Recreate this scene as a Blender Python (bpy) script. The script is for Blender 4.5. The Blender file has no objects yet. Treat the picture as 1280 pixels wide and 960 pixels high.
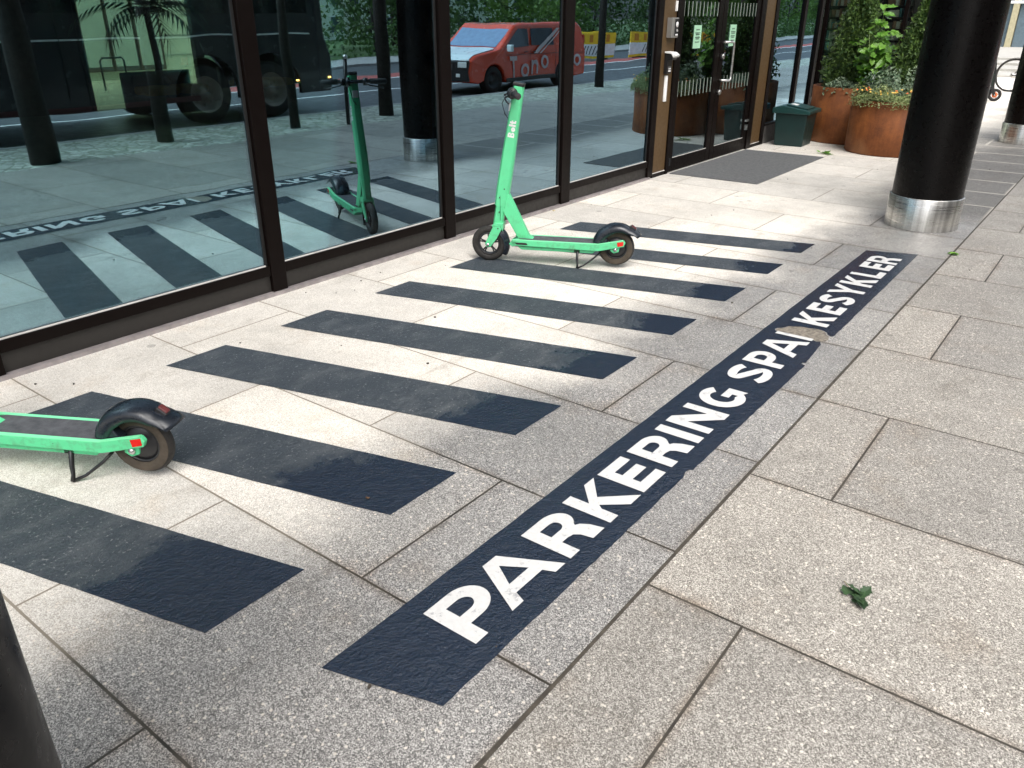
import bpy, bmesh, math, random
from mathutils import Vector, Matrix, Euler, noise as mnoise
random.seed(7)
R = math.radians
S = 1.6                       # metres per layout unit (the camera height)
scene = bpy.context.scene

# ---------------------------------------------------------------- camera
PITCH, ROLL, YAW, FPX = 0.438289, 0.0012572, 0.649689, 981.34
f = Vector((math.cos(PITCH)*math.cos(YAW), math.cos(PITCH)*math.sin(YAW), -math.sin(PITCH)))
rt = Vector((math.sin(YAW), -math.cos(YAW), 0)); up = rt.cross(f)
r2 = rt*math.cos(ROLL)+up*math.sin(ROLL); u2 = -rt*math.sin(ROLL)+up*math.cos(ROLL)
cd = bpy.data.cameras.new('camera'); cam = bpy.data.objects.new('camera', cd)
scene.collection.objects.link(cam); scene.camera = cam
cd.sensor_width = 36; cd.lens = FPX/1280*36; cd.clip_start = 0.05; cd.clip_end = 1500
M = Matrix((r2, u2, -f)).transposed().to_4x4(); M.translation = (0, 0, S); cam.matrix_world = M

# ---------------------------------------------------------------- world, sun, exposure
SUN_EL, SUN_AZ = R(56), R(225)          # azimuth of the sun counted from +X to +Y
w = bpy.data.worlds.new('World'); scene.world = w; w.use_nodes = True
wn = w.node_tree; wn.nodes.clear()
sky = wn.nodes.new('ShaderNodeTexSky'); sky.sky_type = 'NISHITA'; sky.sun_disc = False
sky.sun_elevation = SUN_EL; sky.sun_rotation = math.pi/2 - SUN_AZ
sky.air_density = 1.0; sky.dust_density = 4.0; sky.ozone_density = 1.0
hs = wn.nodes.new('ShaderNodeHueSaturation'); hs.inputs['Saturation'].default_value = 0.32
bg = wn.nodes.new('ShaderNodeBackground'); bg.inputs['Strength'].default_value = 0.15
wo = wn.nodes.new('ShaderNodeOutputWorld')
wn.links.new(sky.outputs[0], hs.inputs['Color']); wn.links.new(hs.outputs[0], bg.inputs[0]); wn.links.new(bg.outputs[0], wo.inputs[0])
sd = bpy.data.lights.new('sun', 'SUN'); sd.energy = 1.25; sd.angle = R(60); sd.color = (1, .955, .89)
sun = bpy.data.objects.new('sun', sd); scene.collection.objects.link(sun)
sdir = Vector((math.cos(SUN_EL)*math.cos(SUN_AZ), math.cos(SUN_EL)*math.sin(SUN_AZ), math.sin(SUN_EL)))
sun.rotation_euler = sdir.to_track_quat('Z', 'Y').to_euler(); sun.location = (0, -5, 20)
vs = scene.view_settings
vs.view_transform = 'Standard'; vs.look = 'None'; vs.gamma = 1; vs.exposure = 1.34; vs.use_curve_mapping = False
scene.cycles.max_bounces = 10; scene.cycles.transparent_max_bounces = 16; scene.cycles.glossy_bounces = 4
scene.cycles.caustics_reflective = False; scene.cycles.caustics_refractive = False

# ---------------------------------------------------------------- helpers
col = scene.collection
def link(o, parent=None):
    col.objects.link(o)
    if parent is not None: o.parent = parent
    return o
def tag(o, label=None, cat=None, group=None, kind=None):
    if label: o['label'] = label
    if cat: o['category'] = cat
    if group: o['group'] = group
    if kind: o['kind'] = kind
    return o
def thing(name, loc, label, cat, rz=0, group=None):
    o = bpy.data.objects.new(name, None); o.empty_display_size = .2
    link(o); o.location = loc; o.rotation_euler = (0, 0, rz)
    return tag(o, label, cat, group)
def copy_tree(o, parent=None):
    c = o.copy(); link(c, parent)
    for k in [q for q in bpy.data.objects if q.parent == o]: copy_tree(k, c)
    return c

class MB:
    """collects shapes into one mesh; k scales the coordinates (S for layout units)"""
    def __init__(s, k=1.0): s.v = []; s.f = []; s.k = k; s.mi = []; s.cur = 0; s.sm = []
    def add(s, vs_, fs, smooth=False):
        n = len(s.v); s.v += [tuple(c*s.k for c in p) for p in vs_]
        for q in fs: s.f.append(tuple(i+n for i in q)); s.mi.append(s.cur); s.sm.append(smooth)
        return s
    def box(s, x0, x1, y0, y1, z0, z1, m=None):
        p = [(x, y, z) for x in (x0, x1) for y in (y0, y1) for z in (z0, z1)]
        if m is not None: p = [tuple(m @ Vector(q)) for q in p]
        return s.add(p, [(0,1,3,2),(4,6,7,5),(0,4,5,1),(2,3,7,6),(0,2,6,4),(1,5,7,3)])
    def prism(s, poly, a0, a1, axis='y', m=None):
        """poly in the two other axes, extruded from a0 to a1"""
        def P(p, a):
            if axis == 'y': q = (p[0], a, p[1])
            elif axis == 'z': q = (p[0], p[1], a)
            else: q = (a, p[0], p[1])
            return tuple(m @ Vector(q)) if m is not None else q
        n = len(poly); vv = [P(p, a0) for p in poly]+[P(p, a1) for p in poly]
        ff = [tuple(range(n)), tuple(range(2*n-1, n-1, -1))]
        ff += [(i, (i+1) % n, (i+1) % n+n, i+n) for i in range(n)]
        return s.add(vv, ff)
    def tube(s, pts, r, n=10, cap=True, flat=None):
        pts = [Vector(p) for p in pts]; rs = r if isinstance(r, (list, tuple)) else [r]*len(pts)
        vv = []; ff = []; prev = None
        for i, p in enumerate(pts):
            d = (pts[min(i+1, len(pts)-1)]-pts[max(i-1, 0)]).normalized()
            if prev is None:
                a = d.orthogonal().normalized()
            else:
                a = (prev - d*prev.dot(d)).normalized()
            prev = a; b = d.cross(a)
            for k in range(n):
                t = 2*math.pi*k/n
                vv.append(tuple(p+(a*math.cos(t)+b*math.sin(t))*rs[i]))
        for i in range(len(pts)-1):
            for k in range(n):
                ff.append((i*n+k, i*n+(k+1) % n, (i+1)*n+(k+1) % n, (i+1)*n+k))
        s.add(vv, ff, True)
        if cap:
            n0 = len(s.v)-len(vv)
            s.f.append(tuple(range(n0+n-1, n0-1, -1))); s.f.append(tuple(range(n0+(len(pts)-1)*n, n0+len(pts)*n)))
            s.mi += [s.cur]*2; s.sm += [False]*2
        return s
    def lathe(s, prof, n=32, c=(0, 0, 0), axis='z', smooth=True, a0=0, a1=None):
        """prof: (radius, height); axis z or y"""
        full = a1 is None; m_ = n if full else n+1
        vv = []; ff = []
        for (r, h) in prof:
            for k in range(m_):
                t = (2*math.pi*k/n) if full else a0+(a1-a0)*k/n
                x, y = r*math.cos(t), r*math.sin(t)
                vv.append((c[0]+x, c[1]+y, c[2]+h) if axis == 'z' else (c[0]+x, c[1]+h, c[2]+y))
        for i in range(len(prof)-1):
            for k in range(n):
                k2 = (k+1) % m_ if full else k+1
                ff.append((i*m_+k, i*m_+k2, (i+1)*m_+k2, (i+1)*m_+k))
        return s.add(vv, ff, smooth)
    def build(s, name, mats, parent=None, bevel=0, seg=2, autosmooth=False):
        me = bpy.data.meshes.new(name); me.from_pydata(s.v, [], s.f)
        for m in (mats if isinstance(mats, (list, tuple)) else [mats]): me.materials.append(m)
        me.polygons.foreach_set('material_index', s.mi); me.polygons.foreach_set('use_smooth', s.sm)
        me.update()
        bm = bmesh.new(); bm.from_mesh(me); bmesh.ops.recalc_face_normals(bm, faces=bm.faces); bm.to_mesh(me); bm.free()
        o = bpy.data.objects.new(name, me); link(o, parent)
        if bevel:
            b = o.modifiers.new('bevel', 'BEVEL'); b.width = bevel; b.segments = seg; b.limit_method = 'ANGLE'; b.angle_limit = R(35)
        return o

class NT:
    def __init__(s, name):
        s.m = bpy.data.materials.new(name); s.m.use_nodes = True; s.t = s.m.node_tree
        s.b = s.t.nodes['Principled BSDF']; s.out = s.t.nodes['Material Output']; s._c = None
    def n(s, typ, **kw):
        o = s.t.nodes.new('ShaderNode'+typ)
        for k, v in kw.items(): setattr(o, k, v)
        return o
    def l(s, a, b): s.t.links.new(a, b)
    def co(s):
        if s._c is None: s._c = s.n('TexCoord').outputs['Object']
        return s._c
    def mapping(s, scale=(1,1,1), rot=(0,0,0), loc=(0,0,0)):
        m = s.n('Mapping'); m.inputs['Scale'].default_value = scale; m.inputs['Rotation'].default_value = rot; m.inputs['Location'].default_value = loc
        s.l(s.co(), m.inputs[0]); return m.outputs[0]
    def noise(s, scale, detail=4, rough=.55, vec=None):
        o = s.n('TexNoise'); o.inputs['Scale'].default_value = scale; o.inputs['Detail'].default_value = detail; o.inputs['Roughness'].default_value = rough
        s.l(vec if vec is not None else s.co(), o.inputs['Vector']); return o.outputs['Fac']
    def voro(s, scale, feature='F1', vec=None, out='Distance', rnd=1):
        o = s.n('TexVoronoi', feature=feature); o.inputs['Scale'].default_value = scale; o.inputs['Randomness'].default_value = rnd
        s.l(vec if vec is not None else s.co(), o.inputs['Vector']); return o.outputs[out]
    def ramp(s, fac, stops, interp='LINEAR'):
        o = s.n('ValToRGB'); o.color_ramp.interpolation = interp; e = o.color_ramp.elements
        while len(e) < len(stops): e.new(.5)
        for q, (p, c) in zip(e, stops):
            q.position = p; q.color = (c, c, c, 1) if isinstance(c, (int, float)) else (*c, 1)
        s.l(fac, o.inputs[0]); return o.outputs[0]
    def mix(s, fac, a, b, mode='MIX'):
        o = s.n('Mix', data_type='RGBA', blend_type=mode)
        for i, v in ((0, fac), (6, a), (7, b)):
            if hasattr(v, 'is_linked') or hasattr(v, 'links'): s.l(v, o.inputs[i])
            elif isinstance(v, (int, float)): o.inputs[i].default_value = v if i == 0 else (v, v, v, 1)
            else: o.inputs[i].default_value = (*v, 1)
        return o.outputs[2]
    def math(s, op, a, b=0.0, clamp=False):
        o = s.n('Math', operation=op, use_clamp=clamp)
        for i, v in ((0, a), (1, b)):
            if isinstance(v, (int, float)): o.inputs[i].default_value = v
            else: s.l(v, o.inputs[i])
        return o.outputs[0]
    def sep(s):
        o = s.n('SeparateXYZ'); s.l(s.co(), o.inputs[0]); return o.outputs
    def bump(s, h, strength=.3, dist=.01, prev=None):
        o = s.n('Bump'); o.inputs['Strength'].default_value = strength; o.inputs['Distance'].default_value = dist
        s.l(h, o.inputs['Height'])
        if prev is not None: s.l(prev, o.inputs['Normal'])
        return o.outputs[0]
    def set(s, **kw):
        for k, v in kw.items():
            i = s.b.inputs[k.replace('_', ' ')]
            if hasattr(v, 'links'): s.l(v, i)
            elif isinstance(v, tuple) and len(v) == 3: i.default_value = (*v, 1)
            else: i.default_value = v
        return s

def simple(name, c, rough=.5, metal=0, var=.15, scale=8, bump=0, spec=.5, coat=0):
    t = NT(name); n = t.noise(scale, 5)
    a = tuple(x*(1-var) for x in c); b = tuple(min(1, x*(1+var)) for x in c)
    t.set(Base_Color=t.ramp(n, [(.3, a), (.7, b)]), Roughness=t.ramp(t.noise(scale*2.3, 4), [(.3, max(.02, rough*.85)), (.7, min(1, rough*1.15))]), Metallic=metal)
    t.b.inputs['Specular IOR Level'].default_value = spec; t.b.inputs['Coat Weight'].default_value = coat
    if bump: t.set(Normal=t.bump(t.noise(scale*12, 3), bump, .003))
    return t.m

# ---------------------------------------------------------------- materials
def granite(name, side):
    """stone paving: side 'near' = long slabs by the building, 'far' = slabs towards the street (offset grid)"""
    t = NT(name); X, Y, Z = t.sep()
    if side == 'near': L, W, x0, y0 = .905*S, .450*S, .357*S, .984*S
    else: L, W, x0, y0 = 1.26*S, .5125*S, .6185*S, (.335-.63)*S
    # courses run along Y; brick texture rows are taken along X
    c = t.n('CombineXYZ')
    t.l(t.math('SUBTRACT', Y, y0-20*L), c.inputs[0]); t.l(t.math('SUBTRACT', X, x0-40*W), c.inputs[1])
    br = t.n('TexBrick'); br.offset = .5; br.offset_frequency = 2; br.squash = 1
    br.inputs['Scale'].default_value = 1; br.inputs['Brick Width'].default_value = L; br.inputs['Row Height'].default_value = W
    br.inputs['Mortar Size'].default_value = .0044; br.inputs['Mortar Smooth'].default_value = .12; br.inputs['Bias'].default_value = 0
    br.inputs['Color1'].default_value = (0, 0, 0, 1); br.inputs['Color2'].default_value = (1, 1, 1, 1); br.inputs['Mortar'].default_value = (.5, .5, .5, 1)
    wob = t.n('VectorMath', operation='ADD'); wn_ = t.n('TexNoise'); wn_.inputs['Scale'].default_value = 1.3
    t.l(t.co(), wn_.inputs['Vector']); wsc = t.n('VectorMath', operation='SCALE'); wsc.inputs['Scale'].default_value = .006
    t.l(wn_.outputs['Color'], wsc.inputs[0]); t.l(c.outputs[0], wob.inputs[0]); t.l(wsc.outputs[0], wob.inputs[1])
    t.l(wob.outputs[0], br.inputs['Vector'])
    bw_ = t.n('TexBrick'); bw_.offset = .5; bw_.offset_frequency = 2
    for k_, v_ in (('Scale', 1), ('Brick Width', L), ('Row Height', W), ('Mortar Size', .030), ('Mortar Smooth', 1.0), ('Bias', 0)): bw_.inputs[k_].default_value = v_
    t.l(wob.outputs[0], bw_.inputs['Vector']); joint_w = bw_.outputs['Fac']
    joint = br.outputs['Fac']; slab = br.outputs['Color']
    # grain: several sizes of crystals
    v1 = t.voro(320, out='Color'); v2 = t.voro(620, out='Color')
    g1 = t.n('RGBToBW'); t.l(v1, g1.inputs[0]); g2 = t.n('RGBToBW'); t.l(v2, g2.inputs[0])
    grain = t.math('ADD', t.math('MULTIPLY', g1.outputs[0], .6), t.math('MULTIPLY', g2.outputs[0], .4))
    sp_ = t.n('SeparateColor'); t.l(t.voro(95, out='Color'), sp_.inputs[0]); dd_ = t.voro(95)
    fleck = t.math('MULTIPLY', t.math('GREATER_THAN', sp_.outputs[0], .93), t.math('LESS_THAN', dd_, .42))
    dark = t.math('GREATER_THAN', t.noise(48, 2, .6, t.mapping(loc=(7, 3, 1))), .70)
    big = t.noise(1.1, 5, .6); mid = t.noise(6, 6, .65)
    # dryness: dry under the building's edge, damp outside
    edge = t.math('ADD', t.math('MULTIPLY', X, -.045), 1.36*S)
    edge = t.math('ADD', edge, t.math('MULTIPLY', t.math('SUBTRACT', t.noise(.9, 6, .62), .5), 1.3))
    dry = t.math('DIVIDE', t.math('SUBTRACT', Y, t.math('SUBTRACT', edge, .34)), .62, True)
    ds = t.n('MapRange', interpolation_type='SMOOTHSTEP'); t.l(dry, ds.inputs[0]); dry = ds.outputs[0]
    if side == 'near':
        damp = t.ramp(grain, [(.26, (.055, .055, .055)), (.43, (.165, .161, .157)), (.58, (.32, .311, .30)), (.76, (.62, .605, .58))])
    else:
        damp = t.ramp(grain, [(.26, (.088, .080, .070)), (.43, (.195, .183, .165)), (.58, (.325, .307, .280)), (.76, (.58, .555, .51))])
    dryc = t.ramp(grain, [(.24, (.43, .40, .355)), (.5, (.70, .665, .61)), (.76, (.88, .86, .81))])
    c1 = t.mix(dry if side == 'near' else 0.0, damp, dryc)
    c1 = t.mix(t.math('MULTIPLY', fleck, .7), c1, (.74, .68, .60))
    c1 = t.mix(t.math('MULTIPLY', dark, .25), c1, (.09, .075, .06))
    # tone differs slab by slab, slow blotches, brown stains
    sb = t.n('RGBToBW'); t.l(slab, sb.inputs[0])
    c1 = t.mix(1.0, c1, t.ramp(sb.outputs[0], [(0, (.84, .84, .84)), (1, (1.08, 1.07, 1.05))]), 'MULTIPLY')
    c1 = t.mix(1.0, c1, t.ramp(big, [(.28, .84), (.5, 1.02), (.72, 1.12)]), 'MULTIPLY')
    c1 = t.mix(1.0, c1, t.ramp(mid, [(.3, .90), (.7, 1.06)]), 'MULTIPLY')
    st = t.ramp(t.noise(2.4, 7, .7, t.mapping(loc=(3, 9, 0))), [(.56, 0.0), (.74, .5)])
    c1 = t.mix(st, c1, t.mix(1.0, c1, (.78, .66, .54), 'MULTIPLY'))
    # grime band along every joint
    jc = t.ramp(t.noise(9, 4), [(.35, (.026, .022, .017)), (.65, (.062, .052, .040))])
    if side == 'near': jc = t.mix(t.math('MULTIPLY', dry, .8), jc, t.mix(t.noise(5, 3), (.22, .19, .15), (.42, .37, .30)))
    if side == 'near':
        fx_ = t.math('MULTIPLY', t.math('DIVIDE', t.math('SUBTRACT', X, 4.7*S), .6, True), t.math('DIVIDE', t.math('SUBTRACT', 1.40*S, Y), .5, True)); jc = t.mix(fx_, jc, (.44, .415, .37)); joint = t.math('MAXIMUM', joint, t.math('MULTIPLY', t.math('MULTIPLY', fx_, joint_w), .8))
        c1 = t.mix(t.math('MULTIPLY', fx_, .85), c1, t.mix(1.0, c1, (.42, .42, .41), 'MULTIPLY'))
    b2_ = t.n('TexBrick'); b2_.offset = .5; b2_.offset_frequency = 2
    for k_, v_ in (('Scale', 1), ('Brick Width', L), ('Row Height', W), ('Mortar Size', .05), ('Mortar Smooth', 1.0), ('Bias', 0)): b2_.inputs[k_].default_value = v_
    t.l(wob.outputs[0], b2_.inputs['Vector'])
    halo = t.math('MULTIPLY', t.math('POWER', b2_.outputs['Fac'], 2.0), t.ramp(t.noise(4.5, 6, .7), [(.38, .05), (.68, .95)]))
    if side == 'near': halo = t.math('MULTIPLY', halo, t.math('SUBTRACT', 1.0, t.math('MULTIPLY', dry, .8)))
    c1 = t.mix(t.math('MULTIPLY', halo, .75), c1, t.mix(1.0, c1, (.62, .50, .40), 'MULTIPLY'))
    c1 = t.mix(joint, c1, jc)
    # old gum and drip marks
    gum = t.math('MULTIPLY', t.math('LESS_THAN', t.voro(2.3, vec=t.mapping(loc=(1.7, .4, 0))), .055), .38)
    c1 = t.mix(gum, c1, (.07, .065, .058))
    drip = t.ramp(t.noise(1.7, 9, .75, t.mapping(scale=(1, 2.2, 1), loc=(11, 2, 0))), [(.57, 0.0), (.66, .42)])
    c1 = t.mix(drip, c1, t.mix(1.0, c1, (.60, .57, .53), 'MULTIPLY'))
    rough = t.ramp(t.noise(3.5, 5), [(.3, .26), (.7, .55)])
    rough = t.mix(dry if side == 'near' else 0.35, rough, .85)
    if side == 'near': rough = t.mix(fx_, rough, .62)
    h = t.math('ADD', t.math('MULTIPLY', grain, .45), t.math('MULTIPLY', joint, -4.0))
    t.set(Base_Color=c1, Roughness=rough, Normal=t.bump(h, .55, .0016))
    return t.m

def paint_navy():
    t = NT('navy_marking_film'); X, Y, Z = t.sep()
    edge = t.math('ADD', t.math('MULTIPLY', X, -.05), 1.38*S)
    edge = t.math('ADD', edge, t.math('MULTIPLY', t.math('SUBTRACT', t.noise(2.1, 8, .66), .5), 1.05))
    dr = t.math('DIVIDE', t.math('SUBTRACT', Y, t.math('SUBTRACT', edge, .05)), .11, True)
    n1 = t.noise(170, 4, .7); sp = t.math('GREATER_THAN', t.noise(75, 3, .65), .64)
    sm = t.ramp(t.noise(4.2, 8, .72, t.mapping(scale=(1, 1.7, 1))), [(.48, 0.0), (.70, .50)])
    dryc = t.mix(n1, (.020, .027, .036), (.062, .075, .090))
    dryc = t.mix(sm, dryc, (.15, .16, .17))
    dryc = t.mix(t.math('MULTIPLY', sp, .55), dryc, (.30, .31, .31))
    wetc = t.mix(n1, (.003, .009, .022), (.009, .021, .046))
    rub = t.math('MULTIPLY', t.math('GREATER_THAN', t.noise(24, 5, .7), .70), .5)
    wetc = t.mix(rub, wetc, (.12, .12, .12))
    c = t.mix(dr, wetc, dryc)
    rough = t.mix(dr, t.ramp(t.noise(14, 4), [(.35, .07), (.7, .16)]), .58)
    h1 = t.math('ADD', t.noise(95, 6, .66), t.math('MULTIPLY', t.noise(28, 3, .6), .9))
    t.set(Base_Color=c, Roughness=rough, Normal=t.bump(h1, 1.0, .0095)); t.b.inputs['Specular IOR Level'].default_value = .5
    return t.m
def paint_white():
    t = NT('white_lettering_film'); n1 = t.noise(90, 4, .7); sp = t.math('GREATER_THAN', t.noise(60, 3, .6), .69)
    c = t.mix(n1, (.42, .42, .415), (.66, .66, .65)); c = t.mix(t.math('MULTIPLY', sp, .6), c, (.30, .29, .28)); c = t.mix(t.math('MULTIPLY', t.math('GREATER_THAN', t.noise(26, 8, .78), .60), .55), c, (.16, .17, .19))
    c = t.mix(t.ramp(t.noise(3, 6, .7), [(.55, 0.0), (.8, .35)]), c, (.5, .48, .45))
    t.set(Base_Color=c, Roughness=.5, Normal=t.bump(t.noise(60, 4), .4, .003)); return t.m

def glass_mat(name, refl=.23, tint=(.50, .66, .58), gt=(.72, .90, 1.0)):
    t = NT(name); t.t.nodes.remove(t.b)
    fr = t.n('Fresnel'); fr.inputs['IOR'].default_value = 1.5
    fac = t.math('ADD', t.math('MULTIPLY', fr.outputs[0], 1.1), refl, True)
    gl = t.n('BsdfGlossy'); gl.inputs['Roughness'].default_value = 0.0; gl.inputs['Color'].default_value = (*gt, 1)
    wv = t.bump(t.noise(.9, 2), .10, .02); t.l(wv, gl.inputs['Normal'])
    tr = t.n('BsdfTransparent'); tr.inputs['Color'].default_value = (*tint, 1)
    df = t.n('BsdfDiffuse'); df.inputs['Color'].default_value = (.55, .56, .52, 1)
    mx = t.n('MixShader'); t.l(fac, mx.inputs[0]); t.l(tr.outputs[0], mx.inputs[1]); t.l(gl.outputs[0], mx.inputs[2])
    X, Y, Z = t.sep()
    dirt = t.math('MULTIPLY', t.ramp(t.noise(5, 6, .7), [(.4, 0.0), (.8, .035)]), t.ramp(Z, [(.15, 1.0), (.8, .15)]))
    m2 = t.n('MixShader'); t.l(dirt, m2.inputs[0]); t.l(mx.outputs[0], m2.inputs[1]); t.l(df.outputs[0], m2.inputs[2])
    t.l(m2.outputs[0], t.out.inputs[0]); return t.m

def leafmat(name, a, b, rough=.45, trans=.25, scale=9):
    t = NT(name); geo = t.n('NewGeometry')
    c = t.mix(geo.outputs['Random Per Island'], a, b)
    c = t.mix(1.0, c, t.ramp(t.noise(scale, 3), [(.3, .7), (.7, 1.25)]), 'MULTIPLY')
    t.set(Base_Color=c, Roughness=rough); t.t.links.remove(t.out.inputs[0].links[0])
    tl = t.n('BsdfTranslucent'); t.l(c, tl.inputs['Color']); mx = t.n('MixShader'); mx.inputs[0].default_value = trans
    t.l(t.b.outputs[0], mx.inputs[1]); t.l(tl.outputs[0], mx.inputs[2]); t.l(mx.outputs[0], t.out.inputs[0])
    return t.m
def emit(name, c, st):
    t = NT(name); t.set(Base_Color=c, Emission_Color=c, Emission_Strength=st); return t.m

def corten():
    t = NT('rusted_steel'); v = t.mapping(scale=(4.5, 4.5, .8)); n1 = t.math('ADD', t.math('MULTIPLY', t.noise(1.3, 8, .72, v), .5), t.math('MULTIPLY', t.noise(3.2, 7, .7), .5)); n2 = t.noise(60, 4, .6)
    c = t.ramp(n1, [(.34, (.075, .024, .008)), (.47, (.165, .050, .012)), (.58, (.25, .080, .018)), (.72, (.33, .13, .038))])
    c = t.mix(1.0, c, t.ramp(n2, [(.3, .82), (.7, 1.12)]), 'MULTIPLY')
    X, Y, Z = t.sep()
    c = t.mix(t.ramp(t.noise(1.5, 4), [(.5, 0.0), (.75, .35)]), c, (.42, .27, .15))
    t.set(Base_Color=c, Roughness=.72, Metallic=.15, Normal=t.bump(n2, .3, .003)); return t.m
def brushed():
    t = NT('brushed_steel'); a = t.n('TexNoise'); a.inputs['Scale'].default_value = 1; a.inputs['Detail'].default_value = 6
    v = t.mapping(scale=(26, 26, .4)); t.l(v, a.inputs['Vector'])
    b2 = t.noise(1, 5, .6, t.mapping(scale=(3, 3, 160)))
    c = t.ramp(a.outputs['Fac'], [(.3, (.36, .35, .33)), (.5, (.56, .55, .53)), (.7, (.80, .79, .76))])
    t.set(Base_Color=c, Metallic=.95, Roughness=t.ramp(b2, [(.3, .22), (.7, .38)]), Normal=t.bump(b2, .12, .002)); return t.m
def dark_metal(name, c, rough=.38, lift=.012, spec=.4):
    t = NT(name); n1 = t.noise(30, 4); d = t.ramp(t.noise(2.2, 7, .7), [(.5, 0.0), (.8, .25)])
    cc = t.mix(d, tuple(c), tuple(min(1, x*2.0+lift*.35) for x in c)); dots = t.math('GREATER_THAN', t.noise(26, 2, .6), .79)
    cc = t.mix(t.math('MULTIPLY', dots, .25), cc, (.16, .15, .13))
    t.set(Base_Color=cc, Roughness=t.ramp(n1, [(.3, rough*.8), (.7, rough*1.2)]), Metallic=.0); t.b.inputs['Specular IOR Level'].default_value = spec; return t.m

G_NEAR, G_FAR = granite('granite_by_building', 'near'), granite('granite_by_street', 'far')
NAVY, WHITEF = paint_navy(), paint_white()
GLASS = glass_mat('window_glass', .32, (.62, .78, .68), (.54, .82, 1.0)); GLASS_D = glass_mat('door_glass', .16, (.5, .72, .6))
FRAME = dark_metal('dark_brown_frame', (.0042, .0024, .0020), .42, .006, .10); PLINTH = dark_metal('dark_plinth', (.020, .018, .016), .5)
BRONZE = dark_metal('bronze_panel', (.085, .050, .020), .42); BLACKCOL = dark_metal('black_column_paint', (.0022, .0018, .0018), .30, .006, .15)
STRIP = simple('ground_steel_strip', (.30, .27, .27), .5, .3, .25, 14); GASKET = simple('pale_glazing_bead', (.62, .60, .57), .5)
STEEL = brushed(); CORTEN = corten()
def scooter_paint():
    t = NT('mint_green_paint'); c = t.mix(t.noise(5, 5), (.095, .56, .26), (.115, .63, .30)); X, Y, Z = t.sep()
    low = t.ramp(Z, [(.12, 1.0), (.38, .25)])
    grime = t.math('MULTIPLY', t.ramp(t.noise(16, 8, .75), [(.50, 0.0), (.68, .55)]), low); c = t.mix(grime, c, (.10, .13, .075))
    scr = t.math('MULTIPLY', t.math('GREATER_THAN', t.noise(7, 6, .8, t.mapping(scale=(1, 1, 9))), .685), .6); c = t.mix(scr, c, (.42, .60, .46))
    chip = t.math('MULTIPLY', t.math('GREATER_THAN', t.noise(55, 3, .6), .735), .7); c = t.mix(chip, c, (.05, .07, .05))
    t.set(Base_Color=c, Roughness=t.ramp(t.noise(22, 5, .7), [(.3, .32), (.7, .55)])); t.b.inputs['Coat Weight'].default_value = .12; return t.m
GREEN = scooter_paint()
GREEN_L = simple('mint_edge_paint', (.22, .80, .42), .4, 0, .05, 5)
RUBBER = simple('tyre_rubber', (.020, .018, .016), .75, 0, .3, 30, .5); RIM = simple('black_rim', (.016, .016, .018), .4)
TREADDUST = simple('dusty_tyre_wall', (.060, .047, .034), .85, 0, .3, 20, .4)
PLAST = simple('black_plastic', (.012, .012, .013), .32, 0, .2, 12); PLAST_N = simple('navy_black_fender', (.011, .015, .022), .28, 0, .2, 9)
GRIPTAPE = simple('grip_tape', (.075, .078, .088), .9, 0, .3, 22, .8); CHROME = simple('bolt_steel', (.6, .6, .6), .25, 1)
RED = simple('red_reflector', (.62, .015, .010), .25); REDLENS = simple('red_lens', (.13, .03, .03), .12, 0, .3, 90)
WHITE = simple('white_paint', (.80, .80, .79), .45); BLACK = simple('matt_black', (.006, .006, .006), .6)
BARK = simple('bark', (.018, .014, .011), .9, 0, .45, 14, .9)
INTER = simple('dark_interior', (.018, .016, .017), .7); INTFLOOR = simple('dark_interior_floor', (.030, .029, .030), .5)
MAT_M = simple('entrance_mat', (.115, .118, .12), .95, 0, .2, 30, .8)
BIN = simple('dark_green_bin', (.002, .022, .021), .42, 0, .2, 6, .1); BINLID = simple('dark_green_bin_lid', (.005, .040, .037), .38, 0, .2, 6)
SOIL = simple('soil', (.03, .022, .015), .95, 0, .4, 20, .9)
ASPH = simple('asphalt', (.052, .054, .060), .55, 0, .25, 3, .5); KERB = simple('kerb_stone', (.30, .29, .28), .7, 0, .2, 6, .4)
REDASPH = simple('red_surfacing', (.36, .07, .06), .7, 0, .2, 4); ROADW = simple('white_road_line', (.74, .74, .73), .6, 0, .12, 6)
PALE = simple('pale_facade_panel', (.74, .82, .68), .7, 0, .06, 1.5); PALE_D = simple('pale_door', (.52, .62, .56), .5, 0, .08, 2)
GREYW = simple('grey_facade', (.30, .31, .31), .7, 0, .12, 1)

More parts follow.
